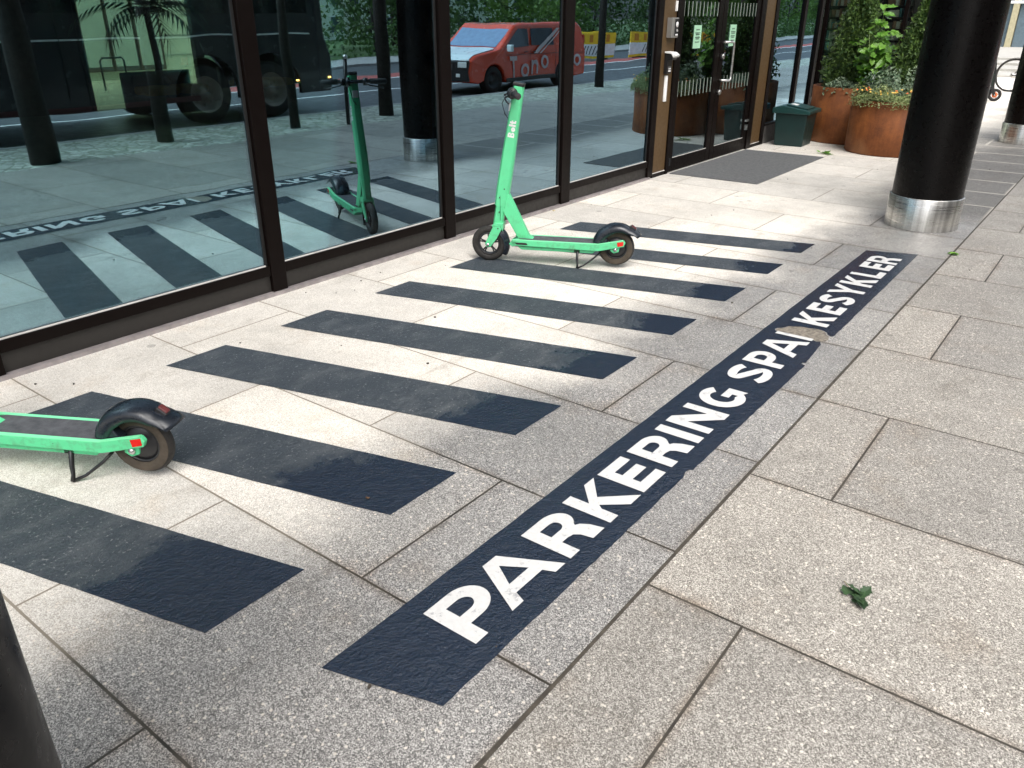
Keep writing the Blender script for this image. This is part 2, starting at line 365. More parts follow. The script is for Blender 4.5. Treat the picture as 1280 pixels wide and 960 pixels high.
# ---------------------------------------------------------------- lettering outlines (unit cap height, unit width)
def arc(cx, cy, rx, ry, a0, a1, n=14): return [(cx+rx*math.cos(R(a0+(a1-a0)*i/n)), cy+ry*math.sin(R(a0+(a1-a0)*i/n))) for i in range(n+1)]
def stroke(path, t):
    """closed outline round a centre line"""
    L, Q = [], []
    for i, p in enumerate(path):
        a = Vector(path[max(i-1, 0)]); b = Vector(path[min(i+1, len(path)-1)]); d = (b-a).normalized(); n = Vector((-d.y, d.x))*t/2
        L.append((p[0]+n.x, p[1]+n.y)); Q.append((p[0]-n.x, p[1]-n.y))
    return L+Q[::-1]
def glyph(ch, w, t=.275, h=.22):
    """w: width in cap heights; returns outlines (outer then holes)"""
    if ch == 'I': return [[(0,0),(w,0),(w,1),(0,1)]]
    if ch == 'L': return [[(0,0),(w,0),(w,h),(t,h),(t,1),(0,1)]]
    if ch == 'E': return [[(0,0),(w,0),(w,h),(t,h),(t,.39),(w*.93,.39),(w*.93,.61),(t,.61),(t,1-h),(w,1-h),(w,1),(0,1)]]
    if ch == 'T': return [[(w/2-t/2,0),(w/2+t/2,0),(w/2+t/2,1-h),(w,1-h),(w,1),(0,1),(0,1-h),(w/2-t/2,1-h)]]
    if ch == 'N': return [[(0,0),(t*.92,0),(t*.92,.60),(w-t*1.05,0),(w,0),(w,1),(w-t*.92,1),(w-t*.92,.42),(t*1.05,1),(0,1)]]
    if ch == 'K': return [[(0,0),(t,0),(t,.34),(t*1.28,.44),(w-t*1.28,0),(w+.03,0),(t*1.98,.60),(w,1),(w-t*1.2,1),(t,.60),(t,1),(0,1)]]
    if ch == 'Y': return [[(w/2-t/2,0),(w/2+t/2,0),(w/2+t/2,.40),(w,1),(w-t*1.08,1),(w/2,.62),(t*1.08,1),(0,1),(w/2-t/2,.40)]]
    if ch == 'A':
        a = w/2; q = t*.62
        return [[(0,0),(t*1.0,0),(t*1.0+.085,.20),(w-t*1.0-.085,.20),(w-t*1.0,0),(w,0),(a+q,1),(a-q,1)],
                [(t*1.0+.17,.40),(w-t*1.0-.17,.40),(a,.80)]]
    if ch == 'P':
        o = [(0,0),(t,0),(t,.32),(w*.55,.32)]+arc(w*.55,.66,w*.45,.34,-90,90)+[(0,1)]
        i = [(t,.53)]+[(w*.52,.53)]+arc(w*.52,.665,w*.19,.135,-90,90)+[(t,.80)]
        return [o, i]
    if ch == 'R':
        o = [(0,0),(t,0),(t,.35),(w*.42,.35)]+[(w*.55,.32),(w*.62,.22),(w*.66,0),(w+.01,0),(w*.95,.25),(w*.86,.40),(w*.78,.45)]+arc(w*.56,.715,w*.40,.285,-50,90)+[(0,1)]
        i = [(t,.565)]+[(w*.52,.565)]+arc(w*.52,.685,w*.15,.12,-90,90)+[(t,.805)]
        return [o, i]
    if ch == 'G':
        rx = w/2-t/2; ry = .5-.115
        outer = arc(w/2,.5,w/2,.515,48,318,26)+[(w,.10),(w,.56),(w*.54,.56),(w*.54,.37),(w*.74,.37),(w*.74,.235)]
        inner = arc(w/2,.5,w/2-t,.515-.235,-58,-318,22)
        inner = arc(w/2,.5,w/2-t,.515-.235,302,52,22)
        return [outer+inner]
    if ch == 'S':
        r = .26; c = []
        rx = w/2-t*.45
        p = arc(w/2,.735,rx,.155,22,238,16)+arc(w/2,.275,rx,.165,58,-158,16)
        return [stroke(p, .225)]
    if ch == 'O' or ch == 'o':
        k = 1 if ch == 'O' else .62
        return [arc(w/2,.5*k,w/2,.5*k,0,348,28), arc(w/2,.5*k,w/2-t,.5*k-t,0,348,28)]
    if ch == 'B':
        return [[(0,0)]+[(w*.5,0)]+arc(w*.55,.27,w*.45,.27,-90,70)+arc(w*.5,.76,w*.42,.24,-60,90)+[(0,1)],
                [(t,.2),(w*.5,.2)]+arc(w*.5,.31,w*.14,.11,-90,90)+[(t,.42)], [(t,.61),(w*.45,.61)]+arc(w*.45,.71,w*.13,.10,-90,90)+[(t,.81)]]
    if ch == 'l': return [[(0,0),(t,0),(t,1.05),(0,1.05)]]
    if ch == 't': return [[(t*.5,.12),(t*.8,0),(w,0),(w,h),(t*1.5,h),(t*1.5,.5),(w,.5),(w,.7),(t*1.5,.7),(t*1.5,.95),(t*.5,.95),(t*.5,.7),(0,.7),(0,.5),(t*.5,.5)]]
    if ch == 'n': return [[(0,0),(t,0),(t,.42),(w*.5,.5),(w-t,.40),(w-t,0),(w,0),(w,.48),(w*.8,.66),(w*.4,.66),(t,.58),(t,.66),(0,.66)]]
    if ch == 'a': return [arc(w*.48,.32,w*.48,.33,0,348,24), arc(w*.48,.32,w*.48-t,.33-t,0,348,24)]
    if ch == '5': return [stroke([(w*.92,.9),(w*.2,.9),(w*.14,.55)]+arc(w*.48,.33,w*.38,.24,120,-150,12), .16)]
    if ch == '9': return [arc(w*.5,.69,w*.45,.30,0,348,20), arc(w*.5,.69,w*.27,.15,0,348,20)]
    return []
def text_mesh(name, items, mat, parent=None, thick=0.0, tk=.275):
    """items: (char, x, y, width, capheight); flat filled outlines in local XY"""
    cu = bpy.data.curves.new(name, 'CURVE'); cu.dimensions = '2D'; cu.fill_mode = 'BOTH' if thick else 'FRONT'; cu.extrude = thick
    for ch, x, y, w_, hgt in items:
        for path in glyph(ch, w_/hgt, tk) if isinstance(ch, str) else [ch]:
            sp = cu.splines.new('POLY'); sp.points.add(len(path)-1); sp.use_cyclic_u = True
            for q, p in zip(sp.points, path): q.co = (x+p[0]*hgt, y+p[1]*hgt, 0, 1)
    tmp = bpy.data.objects.new('tmp', cu); col.objects.link(tmp)
    me = bpy.data.meshes.new_from_object(tmp.evaluated_get(bpy.context.evaluated_depsgraph_get()))
    bpy.data.objects.remove(tmp); bpy.data.curves.remove(cu)
    me.name = name; me.materials.clear(); me.materials.append(mat)
    return link(bpy.data.objects.new(name, me), parent)

# ================================================================ GROUND
Yr = -2.42          # kerb line
yj = .527           # long joint between the two slab grids
def sheet(name, x0, x1, y0, y1, z, m, kind='structure'):
    o = MB(S).add([(x0,y0,z),(x1,y0,z),(x1,y1,z),(x0,y1,z)], [(0,1,2,3)]).build(name, m); return tag(o, kind=kind)
sheet('ground', -300, 300, -300, 300, -.17, simple('earth', (.10, .10, .07), .95, 0, .3, .5))
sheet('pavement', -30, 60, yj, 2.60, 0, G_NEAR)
sheet('pavement', -30, 60, -1.15, yj, 0, G_FAR)
jt = MB(S).box(-30, 60, yj-.0036, yj+.0036, -.01, .0006).build('pavement_joint', simple('joint_grit', (.052, .044, .034), .95, 0, .4, 30, .8)); tag(jt, kind='structure')
def cobble():
    t = NT('cobbles'); d = t.voro(7.5, 'DISTANCE_TO_EDGE'); cc = t.voro(7.5, out='Color'); b = t.n('RGBToBW'); t.l(cc, b.inputs[0])
    c = t.ramp(b.outputs[0], [(.2, (.28, .29, .26)), (.8, (.50, .52, .46))]); m_ = t.ramp(d, [(.0, 1.0), (.10, 0.0)])
    c = t.mix(m_, c, (.14, .15, .10)); c = t.mix(t.ramp(t.noise(1.6, 6, .7), [(.5, 0.0), (.75, .5)]), c, (.15, .17, .09))
    t.set(Base_Color=c, Roughness=.7, Normal=t.bump(t.ramp(d, [(0, 0), (.2, 1)]), .8, .02)); return t.m
sheet('cobbled_strip', -30, 60, -2.24, -1.15, 0.0, cobble())
k = MB(S); k.box(-30, 60, -2.32, -2.242, -.12, .004); tag(k.build('kerb', KERB, bevel=.01), kind='structure')
sheet('road', -60, 90, -9.2, -2.32, -.065, ASPH)
sheet('road_line', -60, 90, -2.70, -2.545, -.062, REDASPH); sheet('road_line', -60, 90, -2.545, -2.50, -.062, ROADW)
sheet('road_line', -60, 90, -6.9, -6.1, -.062, REDASPH); sheet('road_line', -60, 90, -6.1, -6.0, -.062, ROADW)
sheet('road_line', -60, 90, -4.45, -4.38, -.062, ROADW)
k = MB(S); k.box(-60, 90, -11.5, -9.2, -.12, -.01); tag(k.build('far_pavement', KERB), kind='structure')
sheet('lawn', -60, 120, -60, -11.5, -.03, simple('lawn_grass', (.06, .11, .03), .95, 0, .35, 1.2))
# gravel and paving behind the building
sheet('rear_pavement', -30, 60, 9.75, 14.5, -.02, simple('rear_paving', (.42, .44, .33), .9, 0, .25, 3))

# paving beyond, lying across the far end
# ---- parking markings
gr = 'navy diagonal parking stripes painted on the paving'
RE = [(.529,.753),(.990,1.214),(1.449,1.667),(1.890,2.104),(2.350,2.547),(2.797,3.004),(3.243,3.429),(3.659,3.859)]
mk = MB(S)
for i, (a, b) in enumerate(RE):
    yl, yr = 2.238, 1.09; sl = .307
    n = 24; P = []; rnd = random.Random(i)
    pts = [(a, yr), (b, yr), (b-sl, yl), (a-sl, yl)]
    out = []
    for j in range(4):
        p, q = pts[j], pts[(j+1) % 4]; nn = 26 if j % 2 else 6
        for s_ in range(nn):
            tt = s_/nn; jit = .0008 if 0 < s_ else 0
            out.append((p[0]+(q[0]-p[0])*tt+rnd.uniform(-jit, jit), p[1]+(q[1]-p[1])*tt+rnd.uniform(-jit, jit)))
    o = MB(S).add([(x, y, .0016) for x, y in out], [tuple(range(len(out)))]).build('parking_stripe', NAVY)
    tag(o, kind='structure')
rnd = random.Random(3)
def jag(p, q, n, a): return [(p[0]+(q[0]-p[0])*i/n+rnd.uniform(-a, a)*(i > 0), p[1]+(q[1]-p[1])*i/n+rnd.uniform(-a, a)*(i > 0)) for i in range(n)]
band = jag((.600,.860),(.664,.642),6,.001)+jag((.664,.642),(1.548,.645),40,.0010)+[(1.552,.652),(1.566,.650),(1.572,.640)]+jag((1.575,.641),(2.366,.637),36,.0012)
band += [(2.368,.636),(2.374,.650),(2.386,.651),(2.390,.640)]+jag((2.39,.641),(2.59,.655),10,.002)
band += [(2.600,.664),(2.590,.674),(2.603,.690),(2.606,.712),(2.611,.735),(2.609,.762),(2.613,.79),(2.609,.812),(2.612,.823),(2.624,.829),(2.641,.826),(2.650,.815),(2.662,.807),(2.678,.803),(2.688,.792),(2.697,.775),(2.706,.76),(2.708,.735),(2.716,.715),(2.713,.69),(2.700,.672),(2.683,.664),(2.672,.652),(2.674,.644)]
band += jag((2.69,.641),(3.964,.648),56,.0014)+jag((3.964,.648),(3.893,.861),8,.002)+jag((3.893,.861),(.600,.860),90,.0008)
bo = MB(S).add([(x, y, .0018) for x, y in band], [tuple(range(len(band)))]).build('painted_band', NAVY); tag(bo, kind='structure')
bmt = bmesh.new(); bmt.from_mesh(bo.data); bmesh.ops.triangulate(bmt, faces=bmt.faces, ngon_method='EAR_CLIP'); bmt.to_mesh(bo.data); bmt.free()
cap = .126; yb = .6865
word = [('P',.800,.124),('A',.906,.176),('R',1.101,.131),('K',1.257,.134),('E',1.408,.110),('R',1.548,.128),('I',1.697,.0365),('N',1.760,.137),('G',1.924,.136),
        ('S',2.135,.128),('P',2.288,.110),('A',2.400,.166),('I',2.581,.024),('K',2.742,.124),('E',2.897,.094),('S',3.018,.112),('Y',3.146,.142),('K',3.306,.122),('L',3.457,.100),('E',3.594,.097),('R',3.708,.118)]
tx = text_mesh('painted_lettering', [(c, x, yb, w_, cap) for c, x, w_ in word], WHITEF); tx.scale = (S, S, 1); tx.location = (0, 0, .0064); tag(tx, kind='structure')
pv = [(2.604,.668),(2.596,.676),(2.607,.70),(2.610,.72),(2.615,.74),(2.612,.765),(2.616,.79),(2.612,.815),(2.627,.826),(2.640,.823),(2.65,.812),(2.668,.803),(2.682,.798),(2.694,.775),(2.703,.76),(2.706,.73),(2.712,.71),(2.708,.69),(2.696,.675),(2.678,.668),(2.666,.655),(2.64,.648),(2.618,.652)]
pt = MB(S); pt.prism(pv, -.002, .0012, 'z'); tag(pt.build('mortar_patch', simple('mortar', (.19, .168, .138), .95, 0, .55, 45, 1.0)), kind='structure')

# ================================================================ THE BUILDING
YF = 2.535; YG = 2.552
B = thing('office_building', (0, YF*S, 0), 'dark brown framed glass ground floor facade with double door and bronze panels', 'building')
Binv = Matrix.Translation((0, -YF*S, 0))
def bpart(mb, name, m, parent=B, bevel=0):
    o = mb.build(name, m, parent, bevel)
    if parent is B: o.location = (0, -YF*S, 0)
    return o
mull = [(-3.28,-3.21),(-2.26,-2.19),(-1.24,-1.17),(-.22,-.15),(.732,.799),(1.784,1.853),(2.803,2.876),(3.797,3.887),(4.836,4.905)]
ZT = 1.95
for a, b in mull:
    bpart(MB(S).box(a, b, YF-.004, YG+.05, .014, ZT), 'mullion', FRAME, bevel=.004)
    bpart(MB(S).box(a-.014, a-.002, YG-.004, YG+.03, .12, ZT), 'mullion_gasket', BLACK)
for (a0, a1), (b0, b1) in zip(mull[:-1], mull[1:]):
    m_ = MB(S); m_.box(a1+.001, b0-.001, YF, YG+.05, .080, .119)
    wf = bpart(m_, 'window', FRAME, bevel=.004)
    bead = MB(S).box(a1+.001, b0-.015, YF+.006, YG-.004, .1195, .1235).build('glazing_bead', GASKET, wf)
    pn = MB(S).box(a1-.002, b0+.002, YG, YG+.006, .1195, ZT).build('pane', GLASS, wf)
bpart(MB(S).box(-6, 4.836, YF+.012, YF+.06, .014, .079), 'plinth', PLINTH)
bpart(MB(S).box(-6, 4.86, YF-.012, YF+.06, -.01, .0135), 'sill_strip', STRIP)
for a, b in ((-6, -3.28),): bpart(MB(S).box(a, b, YF, YG+.05, .08, ZT), 'end_wall', FRAME)
# bronze panels
for a, b in ((4.908, 5.092), (6.62, 6.83)):
    bpart(MB(S).box(a, b, YF+.004, YF+.05, .030, ZT), 'bronze_panel', BRONZE, bevel=.003)
    bpart(MB(S).box(a, b, YF-.001, YF+.05, .0, .026), 'panel_base', FRAME)
    bpart(MB(S).box(a+.004, b-.004, YF-.002, YF+.003, .027, .031), 'panel_bead', GASKET)
bpart(MB(S).box(5.094, 5.128, YF-.006, YG+.05, 0, ZT), 'door_frame', FRAME, bevel=.004)
bpart(MB(S).box(6.525, 6.617, YF-.006, YG+.05, 0, ZT), 'door_frame', FRAME, bevel=.004)
bpart(MB(S).box(6.832, 6.90, YF-.004, YG+.05, 0, ZT), 'mullion', FRAME, bevel=.004)
def door(x0, x1):
    m_ = MB(S); t_ = .07
    m_.box(x0, x0+t_, YF+.004, YF+.03, .006, ZT-.01); m_.box(x1-t_, x1, YF+.004, YF+.03, .006, ZT-.01)
    m_.box(x0+t_+.0005, x1-t_-.0005, YF+.004, YF+.03, .006, .098); m_.box(x0+t_+.0005, x1-t_-.0005, YF+.004, YF+.03, ZT-.09, ZT-.01)
    d = bpart(m_, 'door', FRAME, bevel=.003)
    MB(S).box(x0+t_, x1-t_, YF+.014, YF+.019, .098, ZT-.09).build('pane', GLASS_D, d)
    MB(S).box(x0+t_, x1-t_, YF+.001, YF+.006, .0985, .1025).build('glazing_bead', GASKET, d)
    return d
d1 = door(5.132, 5.823); d2 = door(5.829, 6.520)
# pull handle and locks on the right leaf
hx, hy = 5.880, YF-.055
MB(S).tube([(5.862, YF+.004, .828), (5.872, YF-.02, .830), (5.90, hy, .832), (5.93, hy, .826), (5.935, hy, .80), (5.935, hy, .60), (5.93, hy, .577), (5.90, hy, .570), (5.872, YF-.02, .572), (5.862, YF+.004, .574)], .0085, 12).build('handle', STEEL, d2)
for z in (.735, .49):
    MB(S).lathe([(0, -.022), (.017, -.022), (.019, -.016), (.019, 0), (0, 0)], 20, (5.862, YF+.004, z), 'y').build('lock', STEEL, d2)
for x0, dd in ((5.385, d1), (5.985, d2)):
    nt = MB(S); nt.box(x0, x0+.115, YF+.010, YF+.012, .80, .945)
    no = nt.build('notice_paper', simple('pale_green_paper', (.36, .62, .42), .8, 0, .04, 6), dd)
    tl = MB(S)
    for j, (z, w_) in enumerate(((.915, .05), (.895, .08), (.885, .06), (.868, .075), (.858, .05), (.838, .06))):
        tl.box(x0+.0575-w_/2, x0+.0575+w_/2, YF+.0085, YF+.0095, z, z+.0045)
    tl.build('notice_text', BLACK, no)
# thin white manifestation bars across the door glass
for x0, x1, dd in ((5.215, 5.74, d1), (5.91, 6.44, d2)):
    st = MB(S); n = 10
    for j in range(n):
        x = x0+(x1-x0)*j/(n-1)
        st.box(x-.003, x+.003, YF+.0105, YF+.0120, 1.0, 1.09); st.box(x-.003, x+.003, YF+.0105, YF+.0120, .50, .60)
    o = st.build('glass_decal', simple('etched_film', (.30, .36, .30), .6), dd)
# door hinge-side hardware, socket
hw = MB(S); hw.box(6.47, 6.50, YF-.012, YF+.003, .16, .20); hw.box(6.46, 6.515, YF-.012, YF+.003, .225, .24); hw.build('hinge', STEEL, d2)
MB(S).box(5.145, 5.17, YF-.001, YF+.003, .05, .10).build('floor_socket', BLACK, d1)
# intercom, card reader and sign on the bronze panel
ic = bpart(MB(S).box(4.965, 5.055, YF-.035, YF+.003, .875, .992), 'intercom', simple('grey_alu', (.36, .35, .33), .35, .6), bevel=.004)
q = MB(S); q.box(5.0, 5.050, YF-.0375, YF-.0352, .885, .985); q.build('faceplate', BLACK, ic)
q = MB(S); q.lathe([(.0, -.002), (.016, -.002), (.016, 0)], 20, (5.025, YF-.0385, .952), 'y'); q.lathe([(.007, -.003), (.007, 0)], 12, (5.025, YF-.040, .918), 'y'); q.box(5.010, 5.040, YF-.0395, YF-.0376, .888, .897); q.build('button', WHITE, ic)
cr = MB(S); cr.prism([(YF+.003,.785),(YF-.045,.78),(YF-.06,.765),(YF-.05,.745),(YF-.025,.742),(YF-.02,.66),(YF+.003,.66)], 4.965, 5.03, 'x')
cr = bpart(cr, 'card_reader', PLAST, bevel=.003)
q = MB(S); q.prism([(YF+.001,.795),(YF-.047,.790),(YF-.072,.772),(YF-.062,.760),(YF-.046,.781),(YF+.001,.786)], 4.958, 5.037, 'x'); q.build('rain_hood', WHITE, cr, .002)
q = MB(S)
for a in range(3):
    for b_ in range(4): q.box(4.985+a*.012, 4.993+a*.012, YF-.0225, YF-.0202, .672+b_*.014, .681+b_*.014)
q.build('keypad', WHITE, cr)
bpart(MB(S).box(4.985, 5.015, YF-.008, YF+.003, .487, .648), 'sign_plate', WHITE, bevel=.002)
bpart(MB(S).box(5.065, 5.078, YF-.008, YF+.003, 1.03, 1.09), 'door_contact', WHITE)
# bay right of the door, plinth and return wall
bpart(MB(S).box(6.903, 8.0, YF+.004, YF+.05, .0, .148), 'plinth', simple('grey_plinth', (.10, .095, .09), .6), bevel=.003)
wf = bpart(MB(S).box(6.903, 8.0, YF-.004, YF+.05, .1485, .165), 'window', FRAME)
bpart(MB(S).box(7.53, 7.585, YF-.002, YG+.05, .166, ZT), 'mullion', FRAME)
MB(S).box(6.90, 7.529, YG, YG+.006, .166, ZT).build('pane', GLASS, wf); MB(S).box(7.586, 8.0, YG, YG+.006, .166, ZT).build('pane', GLASS, wf)
ye = 1.06
bpart(MB(S).box(7.96, 8.03, YF-.004, YF+.10, .0, ZT), 'mullion', FRAME, bevel=.004)
NB = thing('glass_corner_building', (11.6*S, 3.6*S, 0), 'dark framed glass building end behind the planters, with shelving inside', 'building')
MB(S).box(0, .06, -1.745, .95, 0, .10).build('plinth', PLINTH, NB); MB(S).box(.0, .06, -1.745, .95, 2.9, 3.0).build('top_rail', FRAME, NB)
for y in (-1.745, -1.36, -.98, -.5, 0, .5, .905): MB(S).box(-.02, .06, y, y+.045, .101, 2.9).build('mullion', FRAME, NB)
q = MB(S); q.box(.02, .026, -1.70, .904, .101, 2.9); q.build('pane', glass_mat('clear_glass', .04, (.88, .92, .88)), NB)
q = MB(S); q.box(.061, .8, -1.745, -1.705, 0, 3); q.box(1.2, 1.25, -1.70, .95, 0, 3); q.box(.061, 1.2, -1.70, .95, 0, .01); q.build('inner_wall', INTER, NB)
# upper floors and soffit, high above
bpart(MB(S).box(-6, 8.05, YF-.01, YG+.05, ZT+.001, ZT+.12), 'transom', FRAME)
up_ = MB(S)
for i in range(13): up_.box(-6+i*1.08, -6+i*1.08+.08, YF-.02, YF+.05, ZT+.121, 6.9)
for z in (3.2, 4.4, 5.6): up_.box(-5.9, 8.05, YF+.052, YF+.09, z, z+.3)
bpart(up_, 'upper_frame', FRAME)
bpart(MB(S).box(-6, 8.05, YF+.10, YF+.12, ZT+.12, 6.9), 'upper_glazing', simple('upper_glass', (.03, .035, .04), .08))
bpart(MB(S).box(-6, 9.6, .42, 9.7, 7.0, 7.6), 'overhang', simple('pale_soffit', (.6, .58, .55), .8), bevel=.01)
# interior
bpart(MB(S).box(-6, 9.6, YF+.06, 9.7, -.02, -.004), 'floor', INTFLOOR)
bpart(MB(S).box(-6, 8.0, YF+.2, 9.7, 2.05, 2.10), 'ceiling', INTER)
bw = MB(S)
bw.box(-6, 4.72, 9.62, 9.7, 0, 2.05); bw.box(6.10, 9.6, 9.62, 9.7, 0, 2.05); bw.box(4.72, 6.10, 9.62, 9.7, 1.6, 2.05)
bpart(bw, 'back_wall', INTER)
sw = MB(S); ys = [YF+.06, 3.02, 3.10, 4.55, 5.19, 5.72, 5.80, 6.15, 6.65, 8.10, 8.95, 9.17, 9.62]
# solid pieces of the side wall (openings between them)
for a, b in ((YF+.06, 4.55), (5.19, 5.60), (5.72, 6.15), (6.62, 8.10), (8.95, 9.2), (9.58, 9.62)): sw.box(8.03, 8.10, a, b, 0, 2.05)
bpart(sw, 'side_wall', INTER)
wf = bpart(MB(S).box(8.05, 8.07, 4.55, 5.19, .60, .61).box(8.05, 8.07, 4.86, 4.866, .02, 2.05), 'window', FRAME)
FROST = NT('greenish_film'); FROST.t.nodes.remove(FROST.b)
a_ = FROST.n('BsdfTranslucent'); a_.inputs[0].default_value = (.50, .74, .48, 1); b_ = FROST.n('BsdfTransparent'); b_.inputs[0].default_value = (.6, .8, .6, 1); c_ = FROST.n('MixShader'); c_.inputs[0].default_value = .45
FROST.l(b_.outputs[0], c_.inputs[1]); FROST.l(a_.outputs[0], c_.inputs[2]); FROST.l(c_.outputs[0], FROST.out.inputs[0]); FROST = FROST.m
for y0, y1 in ((4.55, 5.19), (5.60, 5.72), (6.15, 6.62), (8.10, 8.95)): MB(S).box(8.06, 8.064, y0, y1, .0, 2.05).build('pane', FROST, wf)
nm = text_mesh('house_number', [('5', 0, 0, .07, .10), ('9', .085, 0, .07, .10)], BLACK, wf)
nm.matrix_local = Matrix(((0, 0, -1, 8.05*S), (-S, 0, 0, 8.62*S), (0, S, 0, .20*S), (0, 0, 0, 1)))
nm2 = MB(S)

# ================================================================ COLUMNS
def column(x, y, label):
    t_ = thing('column', (x*S, y*S, 0), label, 'column', 0, 'round columns carrying the building')
    MB(S).lathe([(.169, .158), (.169, 6.995)], 64).build('shaft', BLACKCOL, t_)
    MB(S).lathe([(.1775, .001), (.1775, .160), (.176, .1625), (.168, .1625)], 64).build('base_band', STEEL, t_)
    return t_
column(4.595, .775, 'thick black round column with brushed steel base band beside the end of the lettering')
column(8.40, .765, 'black round column with steel base band partly cut by the right edge, by the bicycle')
column(.007, .757, 'black column cut off at the bottom left corner, nearest to the camera')
column(-4.6, .765, 'black round column behind the camera'); 

# ================================================================ ELECTRIC SCOOTERS
def wheel(parent, x, z, dusty, name='wheel'):
    r = .126
    wl = MB()
    prof = []
    for i in range(25):
        a = math.pi*2*i/24; prof.append((r-.026+.026*math.cos(a), .0245*math.sin(a)))
    wl.lathe(prof, 48, (x, 0, z), 'y')
    w_ = wl.build(name, RUBBER, parent)
    if dusty:
        q = MB()
        for s_ in (-1, 1): q.lathe([(r-.048, s_*.0195), (r-.036, s_*.0255), (r-.020, s_*.0262), (r-.012, s_*.0235)], 48, (x, 0, z), 'y')
        q.build('tyre_wall', TREADDUST, w_)
    q = MB()
    q.lathe([(.080, -.018), (.080, .018), (.070, .018), (.068, .010), (.068, -.010), (.070, -.018), (.080, -.018)], 40, (x, 0, z), 'y')
    if dusty:
        q.lathe([(0, -.022), (.050, -.022), (.062, -.012), (.072, -.010), (.072, .010), (.062, .012), (.050, .022), (0, .022)], 40, (x, 0, z), 'y')
    else:
        for k_ in range(5):
            for dd in (-.13, .13):
                a = 2*math.pi*k_/5+.3
                p0 = Vector((x+.022*math.cos(a), 0, z+.022*math.sin(a))); p1 = Vector((x+.074*math.cos(a+dd), 0, z+.074*math.sin(a+dd)))
                q.tube([p0, p1], [.0065, .0050], 6)
        q.lathe([(0, -.024), (.024, -.024), (.028, -.015), (.028, .015), (.024, .024), (0, .024)], 24, (x, 0, z), 'y')
    q.build('rim', RIM, w_)
    return w_
def fender(parent, x, z, r, a0, a1, wdt, name, mat, lip=0, n=22, skirt=.012):
    """arched shell over a wheel, angles in degrees in the XZ plane"""
    vv, ff = [], []; prof = [(-wdt, -skirt), (-wdt*.97, -.012), (-wdt*.80, .001), (-wdt*.45, .009), (0, .012), (wdt*.45, .009), (wdt*.80, .001), (wdt*.97, -.012), (wdt, -skirt)]
    m_ = len(prof)
    for i in range(n+1):
        a = R(a0+(a1-a0)*i/n); k_ = 1+lip*max(0, (i/n-.82))/.18
        for (yy, h) in prof:
            if h == -skirt: h = -skirt*min(1, (1-i/n)*1.6)-.014
            rr = r*k_+h; vv.append((x+rr*math.cos(a), yy, z+rr*math.sin(a)))
    for i in range(n):
        for j in range(m_-1): ff.append((i*m_+j, i*m_+j+1, (i+1)*m_+j+1, (i+1)*m_+j))
    o = MB().add(vv, ff, True).build(name, mat, parent)
    s_ = o.modifiers.new('solid', 'SOLIDIFY'); s_.thickness = .005; return o
